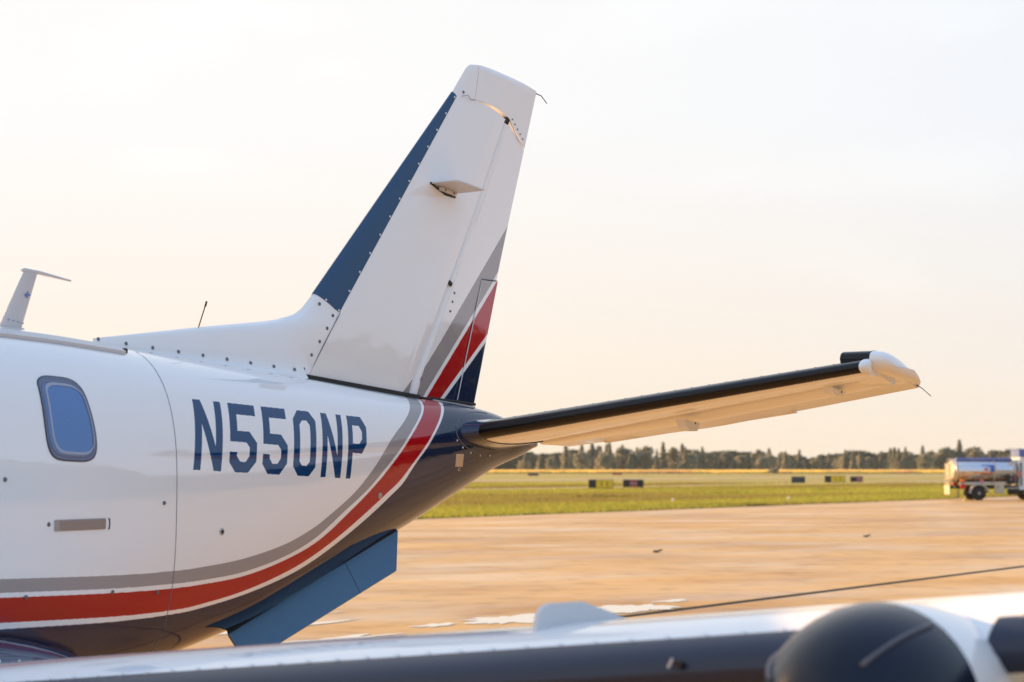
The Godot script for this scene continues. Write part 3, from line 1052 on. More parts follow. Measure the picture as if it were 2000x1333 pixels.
	var fr := rows_between([Vector2(-1.385, 2.40), Vector2(-1.385, 2.49), Vector2(-1.150, 2.825), Vector2(-1.168, 2.862), Vector2(-0.165, 4.138)], [Vector2(-0.60, 2.40), Vector2(-0.575, 2.49), Vector2(0.0, 3.50), Vector2(0.303, 4.080)], 40)
	fr.push_back([Vector2(-0.152, 4.176), Vector2(0.310, 4.090), Vector2(0.12, 4.156)])
	var fin := put("fin", fin_patch(fr), finm, A)
	put("base_seal", geo(false).box(Vector3(-0.97, 2.462, 0.0), Vector3(0.92, 0.022, 0.158), 0.004, Basis(Vector3.BACK, -0.085)), M.dark, fin)
	put("panel_seam", geo().tube([Vector3(-1.388, 2.495, 0.064), Vector3(-1.27, 2.665, 0.066), Vector3(-1.143, 2.838, 0.063)], [0.0022], 6), M.seam, fin)
	var bt := put("deice_boot", fin_patch(rows_between([Vector2(-1.285, 2.934), Vector2(-0.152, 4.180)], [Vector2(-1.143, 2.841), Vector2(-0.133, 4.155)], 40), 0.003, 24), M.boot_blue, fin)
	for k in 13:
		var p := Vector2(-1.135, 2.852).lerp(Vector2(-0.140, 4.146), k / 12.0)
		stud("fastener", small, M.rivet_white, Vector3(p.x - 0.012, p.y, fin_z(p.x, p.y) + 0.0025), Vector3(-0.1, 0, 1), bt)
	stud("fastener", small, M.rivet_white, Vector3(-1.225, 2.902, fin_z(-1.225, 2.902) + 0.002), Vector3(-0.3, 0, 1), bt)
	var tip := put("fin_tip", fin_patch(rows_between([Vector2(-0.156, 4.174), Vector2(-0.033, 4.333), Vector2(-0.012, 4.352), Vector2(0.010, 4.366)], [Vector2(0.014, 4.160), Vector2(0.060, 4.33), Vector2(0.066, 4.352), Vector2(0.072, 4.374)], 14), 0.0, 14), M.white, fin)
	stud("fastener", big, M.screw, Vector3(-0.075, 4.187, fin_z(-0.075, 4.187) + 0.001), Vector3(0, 0, 1), tip)
	put("panel_seam", geo().tube([Vector3(-0.105, 4.158, 0.036), Vector3(-0.055, 4.172, 0.040), Vector3(-0.03, 4.150, 0.041), Vector3(0.02, 4.156, 0.0415)], [0.0018], 6), M.seam, fin)
	# rudder with its balance horn, a rounded nose at the hinge
	var rudder := put("rudder", fin_patch(rows_between([Vector2(-0.493, 2.428), Vector2(-0.485, 2.51), Vector2(-0.185, 3.07), Vector2(0.071, 3.55), Vector2(0.338, 4.073)], [Vector2(0.040, 2.402), Vector2(0.062, 2.48), Vector2(0.257, 3.122), Vector2(0.40, 3.55), Vector2(0.535, 3.945)], 40)), finm, A)
	var hrw := []
	var low_edge := [Vector2(0.022, 4.158), Vector2(0.10, 4.156), Vector2(0.18, 4.146), Vector2(0.27, 4.127), Vector2(0.352, 4.103), Vector2(0.54, 3.957)]
	var top_edge := [Vector2(0.076, 4.376), Vector2(0.30, 4.370), Vector2(0.52, 4.345), Vector2(0.664, 4.322)]
	for k in 31:
		hrw.push_back([walk(low_edge, k / 30.0), walk(top_edge, pow(k / 30.0, 0.9))])
	put("horn", fin_patch(hrw, 0.0, 20), M.white, rudder)
	var nose := []
	for k in 24:
		var y := lerpf(2.425, 4.06, k / 23.0)
		nose.push_back(Vector3(hinge(y) + 0.018, y, 0))
	put("hinge_nose", geo().tube(nose, [0.050, 0.052, 0.050, 0.049, 0.048, 0.047, 0.046, 0.046, 0.045, 0.044, 0.043, 0.043, 0.042, 0.041, 0.040, 0.040, 0.039, 0.038, 0.037, 0.036, 0.036, 0.035, 0.034, 0.033], 18), M.white, rudder)
	put("hinge_slot", geo(false).box(Vector3(0.335, 4.085, 0.01), Vector3(0.03, 0.04, 0.05), 0.004, Basis(Vector3.BACK, -0.5)), M.dark, rudder)
	put("panel_seam", geo().tube([Vector3(0.354, 4.098, 0.028), Vector3(0.44, 4.0, 0.022), Vector3(0.53, 3.953, 0.008)], [0.0018], 6), M.seam, rudder)
	put("hinge_clip", geo(false).box(Vector3(-0.222, 3.072, 0.046), Vector3(0.035, 0.024, 0.012), 0.002, Basis(Vector3.BACK, -0.5)), M.dark, rudder)
	for k in 5:
		var p := Vector2(0.375, 4.083).lerp(Vector2(0.50, 3.985), k / 4.0)
		stud("fastener", dot_mesh(0.005, 0.003), M.screw, Vector3(p.x + 0.012, p.y + 0.02, fin_z(p.x, p.y) + 0.0015), Vector3(0.05, 0, 1), rudder)
	for p in [[-0.208, 3.02], [-0.225, 2.97], [-0.245, 2.915], [-0.507, 2.525]]:
		stud("fastener", dot_mesh(0.007, 0.003), M.screw, Vector3(p[0] + 0.03, p[1], fin_z(p[0] + 0.03, p[1]) + 0.0015), Vector3(0.05, 0, 1), rudder)
	var tab := put("trim_tab", fin_patch(rows_between([Vector2(-0.135, 2.420), Vector2(0.105, 3.120)], [Vector2(0.043, 2.404), Vector2(0.266, 3.122)], 24), 0.006, 10), finm, rudder)
	tab.rotation.y = 0.0
	put("tab_seam", geo().tube([Vector3(-0.138, 2.42, 0.034), Vector3(0.103, 3.12, 0.022)], [0.0025], 6), M.rivet_white, tab)
	put("tab_seam", geo().tube([Vector3(0.103, 3.122, 0.021), Vector3(0.262, 3.127, 0.010)], [0.003], 6), M.dark, tab)
	put("lower_seal", geo(false).box(Vector3(-0.24, 2.412, 0), Vector3(0.52, 0.016, 0.09), 0.003, Basis(Vector3.BACK, -0.055)), M.dark, rudder)
	put("static_wick", geo().tube([Vector3(0.655, 4.309, 0), Vector3(0.715, 4.304, 0), Vector3(0.775, 4.266, 0)], [0.0035, 0.003, 0.0025], 6), M.dark, rudder)
	put("tail_deck", geo(false).box(Vector3(-0.18, 2.392, 0), Vector3(0.38, 0.018, 0.10), 0.004, Basis(Vector3.BACK, -0.08)), M.metal, body)
	# blade aerials either side of the fin
	for side in [1.0, -1.0]:
		var pl := []
		for e in [[-0.395, 3.614, 0.05], [-0.173, 3.584, 0.05], [-0.148, 3.588, 0.215], [-0.135, 3.590, 0.222], [-0.375, 3.606, 0.245], [-0.40, 3.608, 0.232]]:
			pl.push_back(Vector3(e[0], e[1], e[2] * side))
		var bl := put("blade_aerial", geo().prism(pl, Vector3(0, 0.008, 0)), M.antenna, A)
		put("bracket", geo(false).box(Vector3(-0.265, 3.585, 0.062 * side), Vector3(0.14, 0.022, 0.03), 0.004, Basis(Vector3.BACK, -0.13)), M.antenna, bl)
		for k in 2:
			stud("fastener", small, M.dark, Vector3(-0.30 + 0.075 * k, 3.587 - 0.009 * k, 0.077 * side), Vector3(0, 0, side), bl)
		put("gasket", geo().tube([Vector3(-0.40, 3.618, 0.05 * side), Vector3(-0.33, 3.588, 0.053 * side), Vector3(-0.27, 3.567, 0.054 * side), Vector3(-0.185, 3.562, 0.052 * side)], [0.006], 6), M.dark, bl)

	# --- aerials on the roof
	var mast := put("comm_aerial", geo().loft([ell(Vector3(-3.145, 2.60, 0), 0.062, 0.016), ell(Vector3(-3.145, 2.645, 0), 0.058, 0.014), ell(Vector3(-3.047, 2.885, 0), 0.037, 0.009)]), M.antenna, A)
	put("top_rod", geo().tube([Vector3(-3.094, 2.889, 0), Vector3(-3.08, 2.892, 0), Vector3(-3.0, 2.887, 0), Vector3(-2.83, 2.866, 0)], [0.006, 0.010, 0.009, 0.0045], 8), M.antenna, mast)
	put("foot", geo().loft([ell(Vector3(-3.145, 2.598, 0), 0.085, 0.035), ell(Vector3(-3.145, 2.640, 0), 0.068, 0.020)]), M.antenna, mast)
	put("maker_mark", geo(false).prism([Vector3(-3.088, 2.785, 0.0125), Vector3(-3.075, 2.79, 0.0124), Vector3(-3.066, 2.802, 0.0122), Vector3(-3.067, 2.79, 0.0124), Vector3(-3.052, 2.784, 0.0122), Vector3(-3.067, 2.78, 0.0124), Vector3(-3.07, 2.768, 0.0127)], Vector3(0, 0, 0.0012)), paint(0.12, 0.2, 0.45, 0.5), mast)
	for k in 4:
		put("lettering_bar", geo(false).box(Vector3(-3.165 + k * 0.024, 2.672 - k * 0.004, 0.0145), Vector3(0.012, 0.005, 0.0015)), paint(0.34, 0.38, 0.48, 0.5), mast)
	var whip := put("whip_aerial", geo().tube([Vector3(-2.072, 2.70, 0), Vector3(-2.026, 2.815, 0)], [0.0035, 0.003], 6), M.dark, A)
	put("whip_tip", geo().tube([Vector3(-2.027, 2.812, 0), Vector3(-2.018, 2.836, 0)], [0.0055, 0.005], 8), M.dark, whip)

	for side in [1.0, -1.0]:
		tailplane(A, side, small)
		ventral(A, side)
		wing(A, side, small)
	# --- undercarriage, nose and propeller hub, out of the picture but part of what stands here
	for s in [[-3.85, 1.95], [-3.85, -1.95], [-7.3, 0.0]]:
		var w := Node3D.new()
		w.name = "landing_gear"
		A.add_child(w, true)
		var z: float = s[1]
		put("strut", geo().tube([Vector3(s[0], 1.38, z), Vector3(s[0], 0.55, z), Vector3(s[0], 0.28, z)], [0.06, 0.05, 0.04], 12), M.antenna, w)
		var tyre := []
		for e in [[-0.09, 0.12], [-0.095, 0.22], [-0.07, 0.275], [0.0, 0.29], [0.07, 0.275], [0.095, 0.22], [0.09, 0.12]]:
			var ring := []
			for k in 24:
				ring.push_back(Vector3(s[0] + cos(TAU * k / 24) * e[1], 0.29 + sin(TAU * k / 24) * e[1], z + 0.09 + e[0]))
			tyre.push_back(ring)
		put("tyre", geo().loft(tyre), M.rubber, w)
	put("spinner", geo().tube([Vector3(-9.38, 1.9, 0), Vector3(-9.6, 1.9, 0), Vector3(-9.78, 1.9, 0), Vector3(-9.88, 1.9, 0)], [0.17, 0.15, 0.09, 0.02], 20), M.metal, A)

func ell(c: Vector3, a: float, b: float, n := 20) -> Array:
	var o := []
	for k in n:
		o.push_back(c + Vector3(cos(TAU * k / n) * a, 0, sin(TAU * k / n) * b))
	return o

func rounded(x0: float, y0: float, x1: float, y1: float, r: float) -> Array:
	var o := []
	for c in [[x0 + r, y0 + r, PI], [x1 - r, y0 + r, 1.5 * PI], [x1 - r, y1 - r, 0.0], [x0 + r, y1 - r, 0.5 * PI]]:
		for k in 4:
			var a: float = c[2] + k * PI / 6
			o.push_back(Vector2(c[0] + cos(a) * r, c[1] + sin(a) * r))
	return o

func hull_patch(poly: Array, thick: float, shrink := 1.0, dx := 0.0, base := -0.002) -> Geo:
	# an outline in (x, y) laid on the port side, as a plate with an edge
	var c := Vector2.ZERO
	for p in poly:
		c += p
	c /= poly.size()
	var q := geo()
	var rows := []
	for f in [1.0, 1.0, 0.97, 0.75, 0.5, 0.25, 0.02]:
		var ring := []
		for p in poly:
			var at: Vector2 = c + (p - c) * f * shrink
			ring.push_back(hull(at.x + dx, at.y, base if rows.is_empty() else thick))
		rows.push_back(ring)
	q.grid(rows, true)
	return q

func window(W: Array, dx: float, A: Node3D, hidden: bool) -> void:
	var o := Node3D.new()
	o.name = "cabin_window"
	A.add_child(o, true)
	var fine := []
	for i in W.size():
		var n := W.size()
		for k in 3:
			fine.push_back(W[i].cubic_interpolate(W[(i + 1) % n], W[(i + n - 1) % n], W[(i + 2) % n], k / 3.0))
	var c := Vector2(-3.257, 2.238)
	# frame: outer lip, groove, inner lip
	var rows := []
	for e in [[0.985, -0.001], [0.985, 0.003], [0.95, 0.005], [0.925, 0.0012], [0.905, 0.0012], [0.885, 0.004], [0.86, 0.004], [0.84, 0.002]]:
		var ring := []
		for p in fine:
			var at: Vector2 = c + (p - c) * e[0]
			ring.push_back(hull(at.x + dx, at.y, e[1]))
		rows.push_back(ring)
	var fr := geo()
	fr.grid(rows, true)
	put("frame", fr, M.frame, o)
	var edge := []
	for e in [[1.0, -0.001], [1.0, 0.003], [0.98, 0.0035]]:
		var ring := []
		for p in fine:
			var at: Vector2 = c + (p - c) * e[0]
			ring.push_back(hull(at.x + dx, at.y, e[1]))
		edge.push_back(ring)
	put("edge_seal", geo().grid(edge, true), M.dark, o)
	var inner := []
	for e in [[0.845, 0.0025], [0.80, 0.004], [0.775, 0.0032]]:
		var ring := []
		for p in fine:
			var at: Vector2 = c + Vector2(0.012, 0.0) + (p - c) * e[0]
			ring.push_back(hull(at.x + dx, at.y, e[1]))
		inner.push_back(ring)
	put("inner_lip", geo().grid(inner, true), paint(0.34, 0.38, 0.48, 0.15), o)
	put("pane", hull_patch(fine, 0.0016, 0.855, dx), M.pane, o)

func stab_le(z: float) -> Vector3:
	return Vector3(-0.26 + 0.162 * (z - 0.2), 2.232 + 0.140 * (z - 0.2), z)

func stab_te(z: float) -> Vector3:
	return Vector3(0.725 - 0.02 * z, lerps([0.0, 0.15, 1.22, 2.45, 2.6], [2.145, 2.16, 2.268, 2.455, 2.478], z), z)

func mirror(ring: Array, side: float) -> Array:
	var o := []
	for p in ring:
		o.push_back(Vector3(p.x, p.y, p.z * side))
	return o

func tailplane(A: Node3D, side: float, small: Mesh) -> void:
	var hx := 0.40
	var rings := []
	for k in 26:
		var z := lerpf(0.10, 2.40, k / 25.0)
		var le := stab_le(z)
		var c := 1.0 - 0.17 * z
		rings.push_back(mirror(airfoil(le, c, 0.148, 0.0, (hx - 0.02 * z - le.x) / c), side))
	var st := put("tailplane", geo().loft(rings), M.white, A)
	var br := []
	for k in 26:
		var z := lerpf(0.27, 2.385, k / 25.0)
		var le := stab_le(z)
		br.push_back(mirror(airfoil(le, 1.0 - 0.17 * z, 0.148, 0.0, 0.09, 0.004, 0.0, 10, 0.055), side))
	var bt := put("deice_boot", geo().loft(br), M.boot_black, st)
	for k in 22:
		var z := lerpf(0.34, 2.33, k / 21.0)
		var le := stab_le(z)
		var c := 1.0 - 0.17 * z
		for s in [1.0, -1.0]:
			var fs := 0.092 if s > 0 else 0.058
			stud("fastener", dot_mesh(0.0055, 0.0025), M.rivet_white if s < 0 else M.dark, Vector3(le.x + fs * c, le.y + s * (naca(fs, 0.148) * c + 0.002), z * side), Vector3(-0.2, s, 0), bt)
	# white rounded end of the fixed part
	var cap := []
	for e in [[2.38, 1.0], [2.395, 0.97], [2.408, 0.84], [2.416, 0.62], [2.420, 0.3], [2.421, 0.05]]:
		var le := stab_le(e[0])
		var ring := []
		for p in airfoil(le, 0.58, 0.155, 0.0, 0.16, 0.003, 0.0, 10):
			var m := Vector3(le.x + 0.05, le.y, e[0])
			ring.push_back(m + (Vector3(p.x, p.y, e[0]) - m) * Vector3(e[1], e[1], 1))
		cap.push_back(mirror(ring, side))
	put("tip_cap", geo().loft(cap), M.white, st)
	# fillet of the root
	var rr := []
	for e in [[0.06, 1.34, 0.07], [0.14, 1.2, 0.045], [0.20, 1.08, 0.02], [0.245, 1.02, 0.006], [0.275, 1.005, 0.001]]:
		var le := stab_le(e[0])
		le.x -= e[2]
		rr.push_back(mirror(airfoil(le, 0.97 * (1.0 + e[2] * 0.5), 0.148 * e[1], 0.0, 0.62, 0.003), side))
	put("root_fairing", geo().loft(rr), M.navy, st)
	var rs := []
	for k in 22:
		var a := lerpf(1.25, 5.1, k / 21.0)
		var x := -0.03 + cos(a) * 0.31
		var y := 2.235 + sin(a) * 0.118
		rs.push_back(hull(x, y, 0.0008, side))
		if k in [12, 14, 16, 18, 20]:
			stud("fastener", small, M.rivet_white, hull(x - 0.014, y - 0.012, 0.0005, side), hull_normal(x, y) * Vector3(1, 1, side), st)
	put("root_seam", geo().tube(rs, [0.002], 6), M.seam, st)
	# elevator, hanging nose up and trailing edge down
	var er := []
	for k in 22:
		var z := lerpf(0.20, 2.44, k / 21.0)
		er.push_back(mirror(elevator_ring(z, hx - 0.02 * z + 0.012), side))
	var el := put("elevator", geo().loft(er), M.white, A)
	put("trim_tab", geo().loft([mirror(tab_ring(0.45), side), mirror(tab_ring(1.72), side)]), M.white, el)
	# balance horn: black booted nose ahead of the hinge, white streamlined end
	var hr := []
	for z in [2.245, 2.26, 2.30, 2.36, 2.41]:
		hr.push_back(mirror(horn_ring(z, 0.0, 1.0), side))
	put("horn", geo().loft(hr), M.white, el)
	var hb := []
	for z in [2.24, 2.28, 2.34, 2.40]:
		hb.push_back(mirror(horn_ring(z, 0.003, 0.30), side))
	put("horn_boot", geo().loft(hb), M.boot_black, el)
	var tr := []
	for e in [[2.402, 1.0], [2.435, 0.97], [2.460, 0.87], [2.480, 0.68], [2.492, 0.40], [2.497, 0.08]]:
		var ring := []
		var a := Vector3(0.180, 2.583, e[0])
		var b := Vector3(0.675, 2.455, e[0])
		var mid := Vector3(0.36, 2.54, e[0])
		for s in [1.0, -1.0]:
			for i in 15:
				if s < 0 and i == 0:
					continue
				var k := i / 14.0
				var f := (1 - k) * (1 - k) if s > 0 else k * k
				var p := a.lerp(b, f) + Vector3(0, s * naca(f, 0.245) * 0.52 * (1.0 - 0.5 * f) + 0.012 * sin(f * PI), 0)
				ring.push_back(mid + (p - mid) * Vector3(lerpf(1.0, e[1], 0.6), e[1], 1))
		tr.push_back(mirror(ring, side))
	put("horn_tip", geo().loft(tr), M.white, el)
	put("static_wick", geo().tube([Vector3(0.63, 2.462, 2.452 * side), Vector3(0.678, 2.452, 2.455 * side), Vector3(0.785, 2.412, 2.46 * side)], [0.0035, 0.002], 6), M.dark, el)
	# hinge fairings under the hinge line
	for z in [1.24, 2.12]:
		var y: float = stab_le(z).y - (0.085 if z < 2 else 0.06)
		var w := 0.055 if z < 2 else 0.05
		var d := 0.055 if z < 2 else 0.03
		var f := put("hinge_fairing", geo().prism([Vector3(0.28, y + 0.01, (z - 0.03) * side), Vector3(0.31, y - d * 0.6, (z - 0.03) * side), Vector3(0.34, y - d, (z - 0.03) * side), Vector3(0.42, y - d, (z - 0.03) * side), Vector3(0.45, y - 0.01, (z - 0.03) * side)], Vector3(0, 0, w * side)), M.white, st)
		stud("fastener", small, M.dark, Vector3(0.40, y - 0.012, (z + w - 0.03) * side), Vector3(0, 0, side), f)

func elevator_ring(z: float, x0: float) -> Array:
	var le := stab_le(z)
	var a := Vector3(x0, le.y - 0.012, z)
	var b := stab_te(z)
	var h := naca(0.68, 0.148) * (1.0 - 0.17 * z) * 0.95
	var ring := []
	for f in [[1.0, 0.002], [0.5, h * 0.52], [0.12, h * 0.95], [0.03, h * 0.85], [0.0, h * 0.4], [0.0, -h * 0.4], [0.03, -h * 0.85], [0.12, -h * 0.95], [0.5, -h * 0.52], [1.0, -0.002]]:
		ring.push_back(a.lerp(b, f[0]) + Vector3(0, f[1], 0))
	return ring

func tab_ring(z: float) -> Array:
	var a := stab_te(z)
	return [a + Vector3(0.024, -0.004, 0), a + Vector3(0.001, 0.003, 0), a + Vector3(0.001, -0.003, 0), a + Vector3(0.024, -0.009, 0)]

func horn_ring(z: float, off: float, f1: float) -> Array:
	var a := Vector3(0.185, 2.585, z)
	var b := Vector3(0.46, 2.515, z)
	var ring := []
	for s in [1.0, -1.0]:
		for i in 11:
			if s < 0 and i == 0:
				continue
			var k := i / 10.0
			var f := f1 * ((1 - k) * (1 - k) if s > 0 else k * k)
			var p := a.lerp(b, f) + Vector3(-off if f <= 0.0 else 0.0, s * (0.060 * sqrt(1 - (1 - minf(f / 0.45, 1.0)) ** 2) + off), 0)
			ring.push_back(p)
	return ring

func ventral(A: Node3D, side: float) -> void:
	var P := [Vector3(-2.05, 1.285, 0.19), Vector3(-0.755, 1.735, 0.125), Vector3(-0.925, 1.507, 0.262), Vector3(-2.02, 1.135, 0.30)]
	var top := [P[0], P[1]]
	P[0] = P[0].lerp(P[3], 0.13)
	P[1] = P[1].lerp(P[2], 0.13)
	var n: Vector3 = (P[1] - P[0]).cross(P[3] - P[0]).normalized() * 0.014
	var cut := [P[0].lerp(P[1], 0.66), P[3].lerp(P[2], 0.735)]
	var front := [P[0], cut[0], cut[1], P[3]]
	var gap: Vector3 = (P[1] - P[0]).normalized() * 0.004
	var rear := [cut[0] + gap, P[1], P[2], cut[1] + gap]
	var v := Node3D.new()
	v.name = "ventral_fin"
	A.add_child(v, true)
	for e in [[front, "forward_panel"], [rear, "rear_panel"]]:
		var q := []
		for p in e[0]:
			q.push_back(Vector3(p.x - n.x / 2, p.y - n.y / 2, (p.z - n.z / 2) * side))
		put(e[1], geo(false).prism(q, Vector3(n.x, n.y, n.z * side)), M.vent_blue, v)
	var sl := [Vector3(-2.05, 1.288, 0.186 * side), Vector3(-1.95, 1.325, 0.183 * side), Vector3(-1.4, 1.524, 0.150 * side), Vector3(-0.76, 1.752, 0.112 * side)]
	var gp := []
	for p in [top[0] + Vector3(0.02, 0.03, -0.02), top[1] + Vector3(-0.02, 0.03, -0.02), P[1], P[0]]:
		gp.push_back(Vector3(p.x, p.y, (p.z - 0.004) * side))
	put("root_gap", geo(false).prism(gp, Vector3(0, 0, 0.006 * side)), M.dark, v)
	put("root_seal", geo().tube(sl, [0.008, 0.020, 0.026, 0.014], 8), M.dark, v)

# --- wing
func wing_le(z: float) -> Vector3:
	return Vector3(-4.80 + 0.09 * (z - 0.7), 1.437 + 0.1165 * (z - 2.78), z)

func wing_chord(z: float) -> float:
	return 1.75 - 0.10 * (z - 0.7)

func wing(A: Node3D, side: float, small: Mesh) -> void:
	var rings := []
	for k in 40:
		var z := lerpf(0.3, 6.2, k / 39.0)
		rings.push_back(mirror(airfoil(wing_le(z), wing_chord(z), 0.17, 0.0, 1.0, 0.0, 0.015, 24), side))
	for e in [[6.26, 0.9], [6.31, 0.6], [6.335, 0.2]]:
		rings.push_back(mirror(airfoil(wing_le(e[0]), wing_chord(e[0]), 0.17 * e[1], 0.0, 1.0, 0.0, 0.015, 24), side))
	var w := put("wing", geo().loft(rings), M.white, A)
	var spans := [[0.95, 4.40], [4.83, 6.15]] if side > 0 else [[0.95, 6.15]]
	for s in spans:
		var br := []
		for k in 24:
			var z: float = lerpf(s[0], s[1], k / 23.0)
			br.push_back(mirror(airfoil(wing_le(z), wing_chord(z), 0.17, 0.0, 0.05, 0.004, 0.015, 12, 0.013), side))
		var bt := put("deice_boot", geo().loft(br), M.wing_boot, w)
		if side < 0:
			continue
		var z: float = s[0] + 0.9 if s[0] < 1 else s[0] + 0.05
		while z < s[1]:
			var c := wing_chord(z)
			stud("sealant_dab", dot_mesh(0.008, 0.003), M.rivet_white, wing_le(z) + Vector3(0.053 * c, naca(0.053, 0.17) * c + 0.002, 0), Vector3(-0.5, 1, 0), bt)
			z += 0.093
	if side < 0:
		return
	# stall sensor on the boot
	var le := wing_le(4.16)
	var sn := put("stall_vane", geo().tube([le + Vector3(-0.002, 0.02, 0), le + Vector3(-0.014, 0.02, 0)], [0.010, 0.009], 14), M.dark, w)
	put("vane", geo(false).box(le + Vector3(-0.016, 0.022, -0.018), Vector3(0.004, 0.024, 0.006), 0.001, Basis(Vector3.RIGHT, 0.5)), M.antenna, sn)
	# fence on the upper skin
	var z := 3.62
	var fy := wing_le(z).y
	var fo := []
	for e in [[-4.32, 0.05], [-4.292, 0.150], [-4.275, 0.166], [-4.245, 0.173], [-4.10, 0.169], [-3.98, 0.137], [-3.84, 0.095], [-3.82, 0.03]]:
		fo.push_back(Vector3(e[0], fy + e[1], z))
	put("wing_fence", geo(false).prism(fo, Vector3(0, 0, 0.012)), M.fence, w)
	# weather radar pod ahead of the leading edge
	var pod := Node3D.new()
	pod.name = "radar_pod"
	A.add_child(pod, true)
	var c := Vector3(-4.60, 1.580, 4.685)
	var R := 0.205
	var rr := []
	for i in 18:
		var f := i / 17.0
		var a := f * PI / 2
		var ring := []
		for k in 36:
			ring.push_back(c + Vector3(-sin(a) * 0.30, 0, 0) + Vector3(0, sin(TAU * k / 36), cos(TAU * k / 36)) * maxf(R * pow(cos(a), 0.85), 0.0015))
		rr.push_back(ring)
	var dome := put("radome", geo().loft(rr), M.radome, pod)
	var br2 := []
	for e in [[0.0, 0.99], [0.02, 1.0], [0.14, 0.97], [0.45, 0.78], [0.8, 0.45], [1.05, 0.12]]:
		var ring := []
		for k in 36:
			ring.push_back(c + Vector3(e[0] + 0.004, -0.04 * e[0], 0) + Vector3(0, sin(TAU * k / 36), cos(TAU * k / 36)) * R * e[1])
		br2.push_back(ring)
	put("pod_body", geo().loft(br2), M.white, pod)
	# lightning strip lying along the radome
	for dir in [0.95, 2.6, 4.2, 5.6]:
		var pts := []
		for i in 12:
			var a := lerpf(0.10, 0.95, i / 11.0)
			var r := R * pow(cos(a), 0.85) + 0.002
			pts.push_back(c + Vector3(-sin(a) * 0.30 - 0.001, sin(dir) * r, cos(dir) * r))
		put("lightning_strip", geo().tube(pts, [0.0048], 8), M.strip, dome)
	# fairing between the wing root and the fuselage
	var fr := []
	for i in 26:
		var f := i / 25.0
		var x := lerpf(-5.6, -2.98, f)
		var top: float = lerps([-5.6, -5.0, -4.4, -3.84, -3.55, -3.32, -3.1, -2.98], [1.20, 1.44, 1.49, 1.445, 1.395, 1.34, 1.25, 1.16], x)
		var half: float = lerps([-5.6, -4.8, -3.84, -3.3, -2.98], [0.15, 0.34, 0.32, 0.22, 0.05], x)
		var ring := []
		for k in 28:
			var a := TAU * k / 28
			ring.push_back(Vector3(x, 1.14 + sin(a) * (top - 1.14 if sin(a) > 0 else 0.11), 0.52 + cos(a) * half))
		fr.push_back(ring)
	var fair := put("wing_root_fairing", geo().loft(fr), M.navy, A)
	for k in 4:
		var x := -3.83 + 0.105 * k
		var top: float = lerps([-5.6, -5.0, -4.4, -3.84, -3.55, -3.32, -3.1, -2.98], [1.20, 1.44, 1.49, 1.445, 1.395, 1.34, 1.25, 1.16], x)
		var half: float = lerps([-5.6, -4.8, -3.84, -3.3, -2.98], [0.15, 0.34, 0.32, 0.22, 0.05], x)
		var a := 0.72
		stud("rivet", dot_mesh(0.008, 0.003), M.rivet_white, Vector3(x, 1.14 + sin(a) * (top - 1.14), 0.52 + cos(a) * half), Vector3(0.1, sin(a), cos(a)), fair)

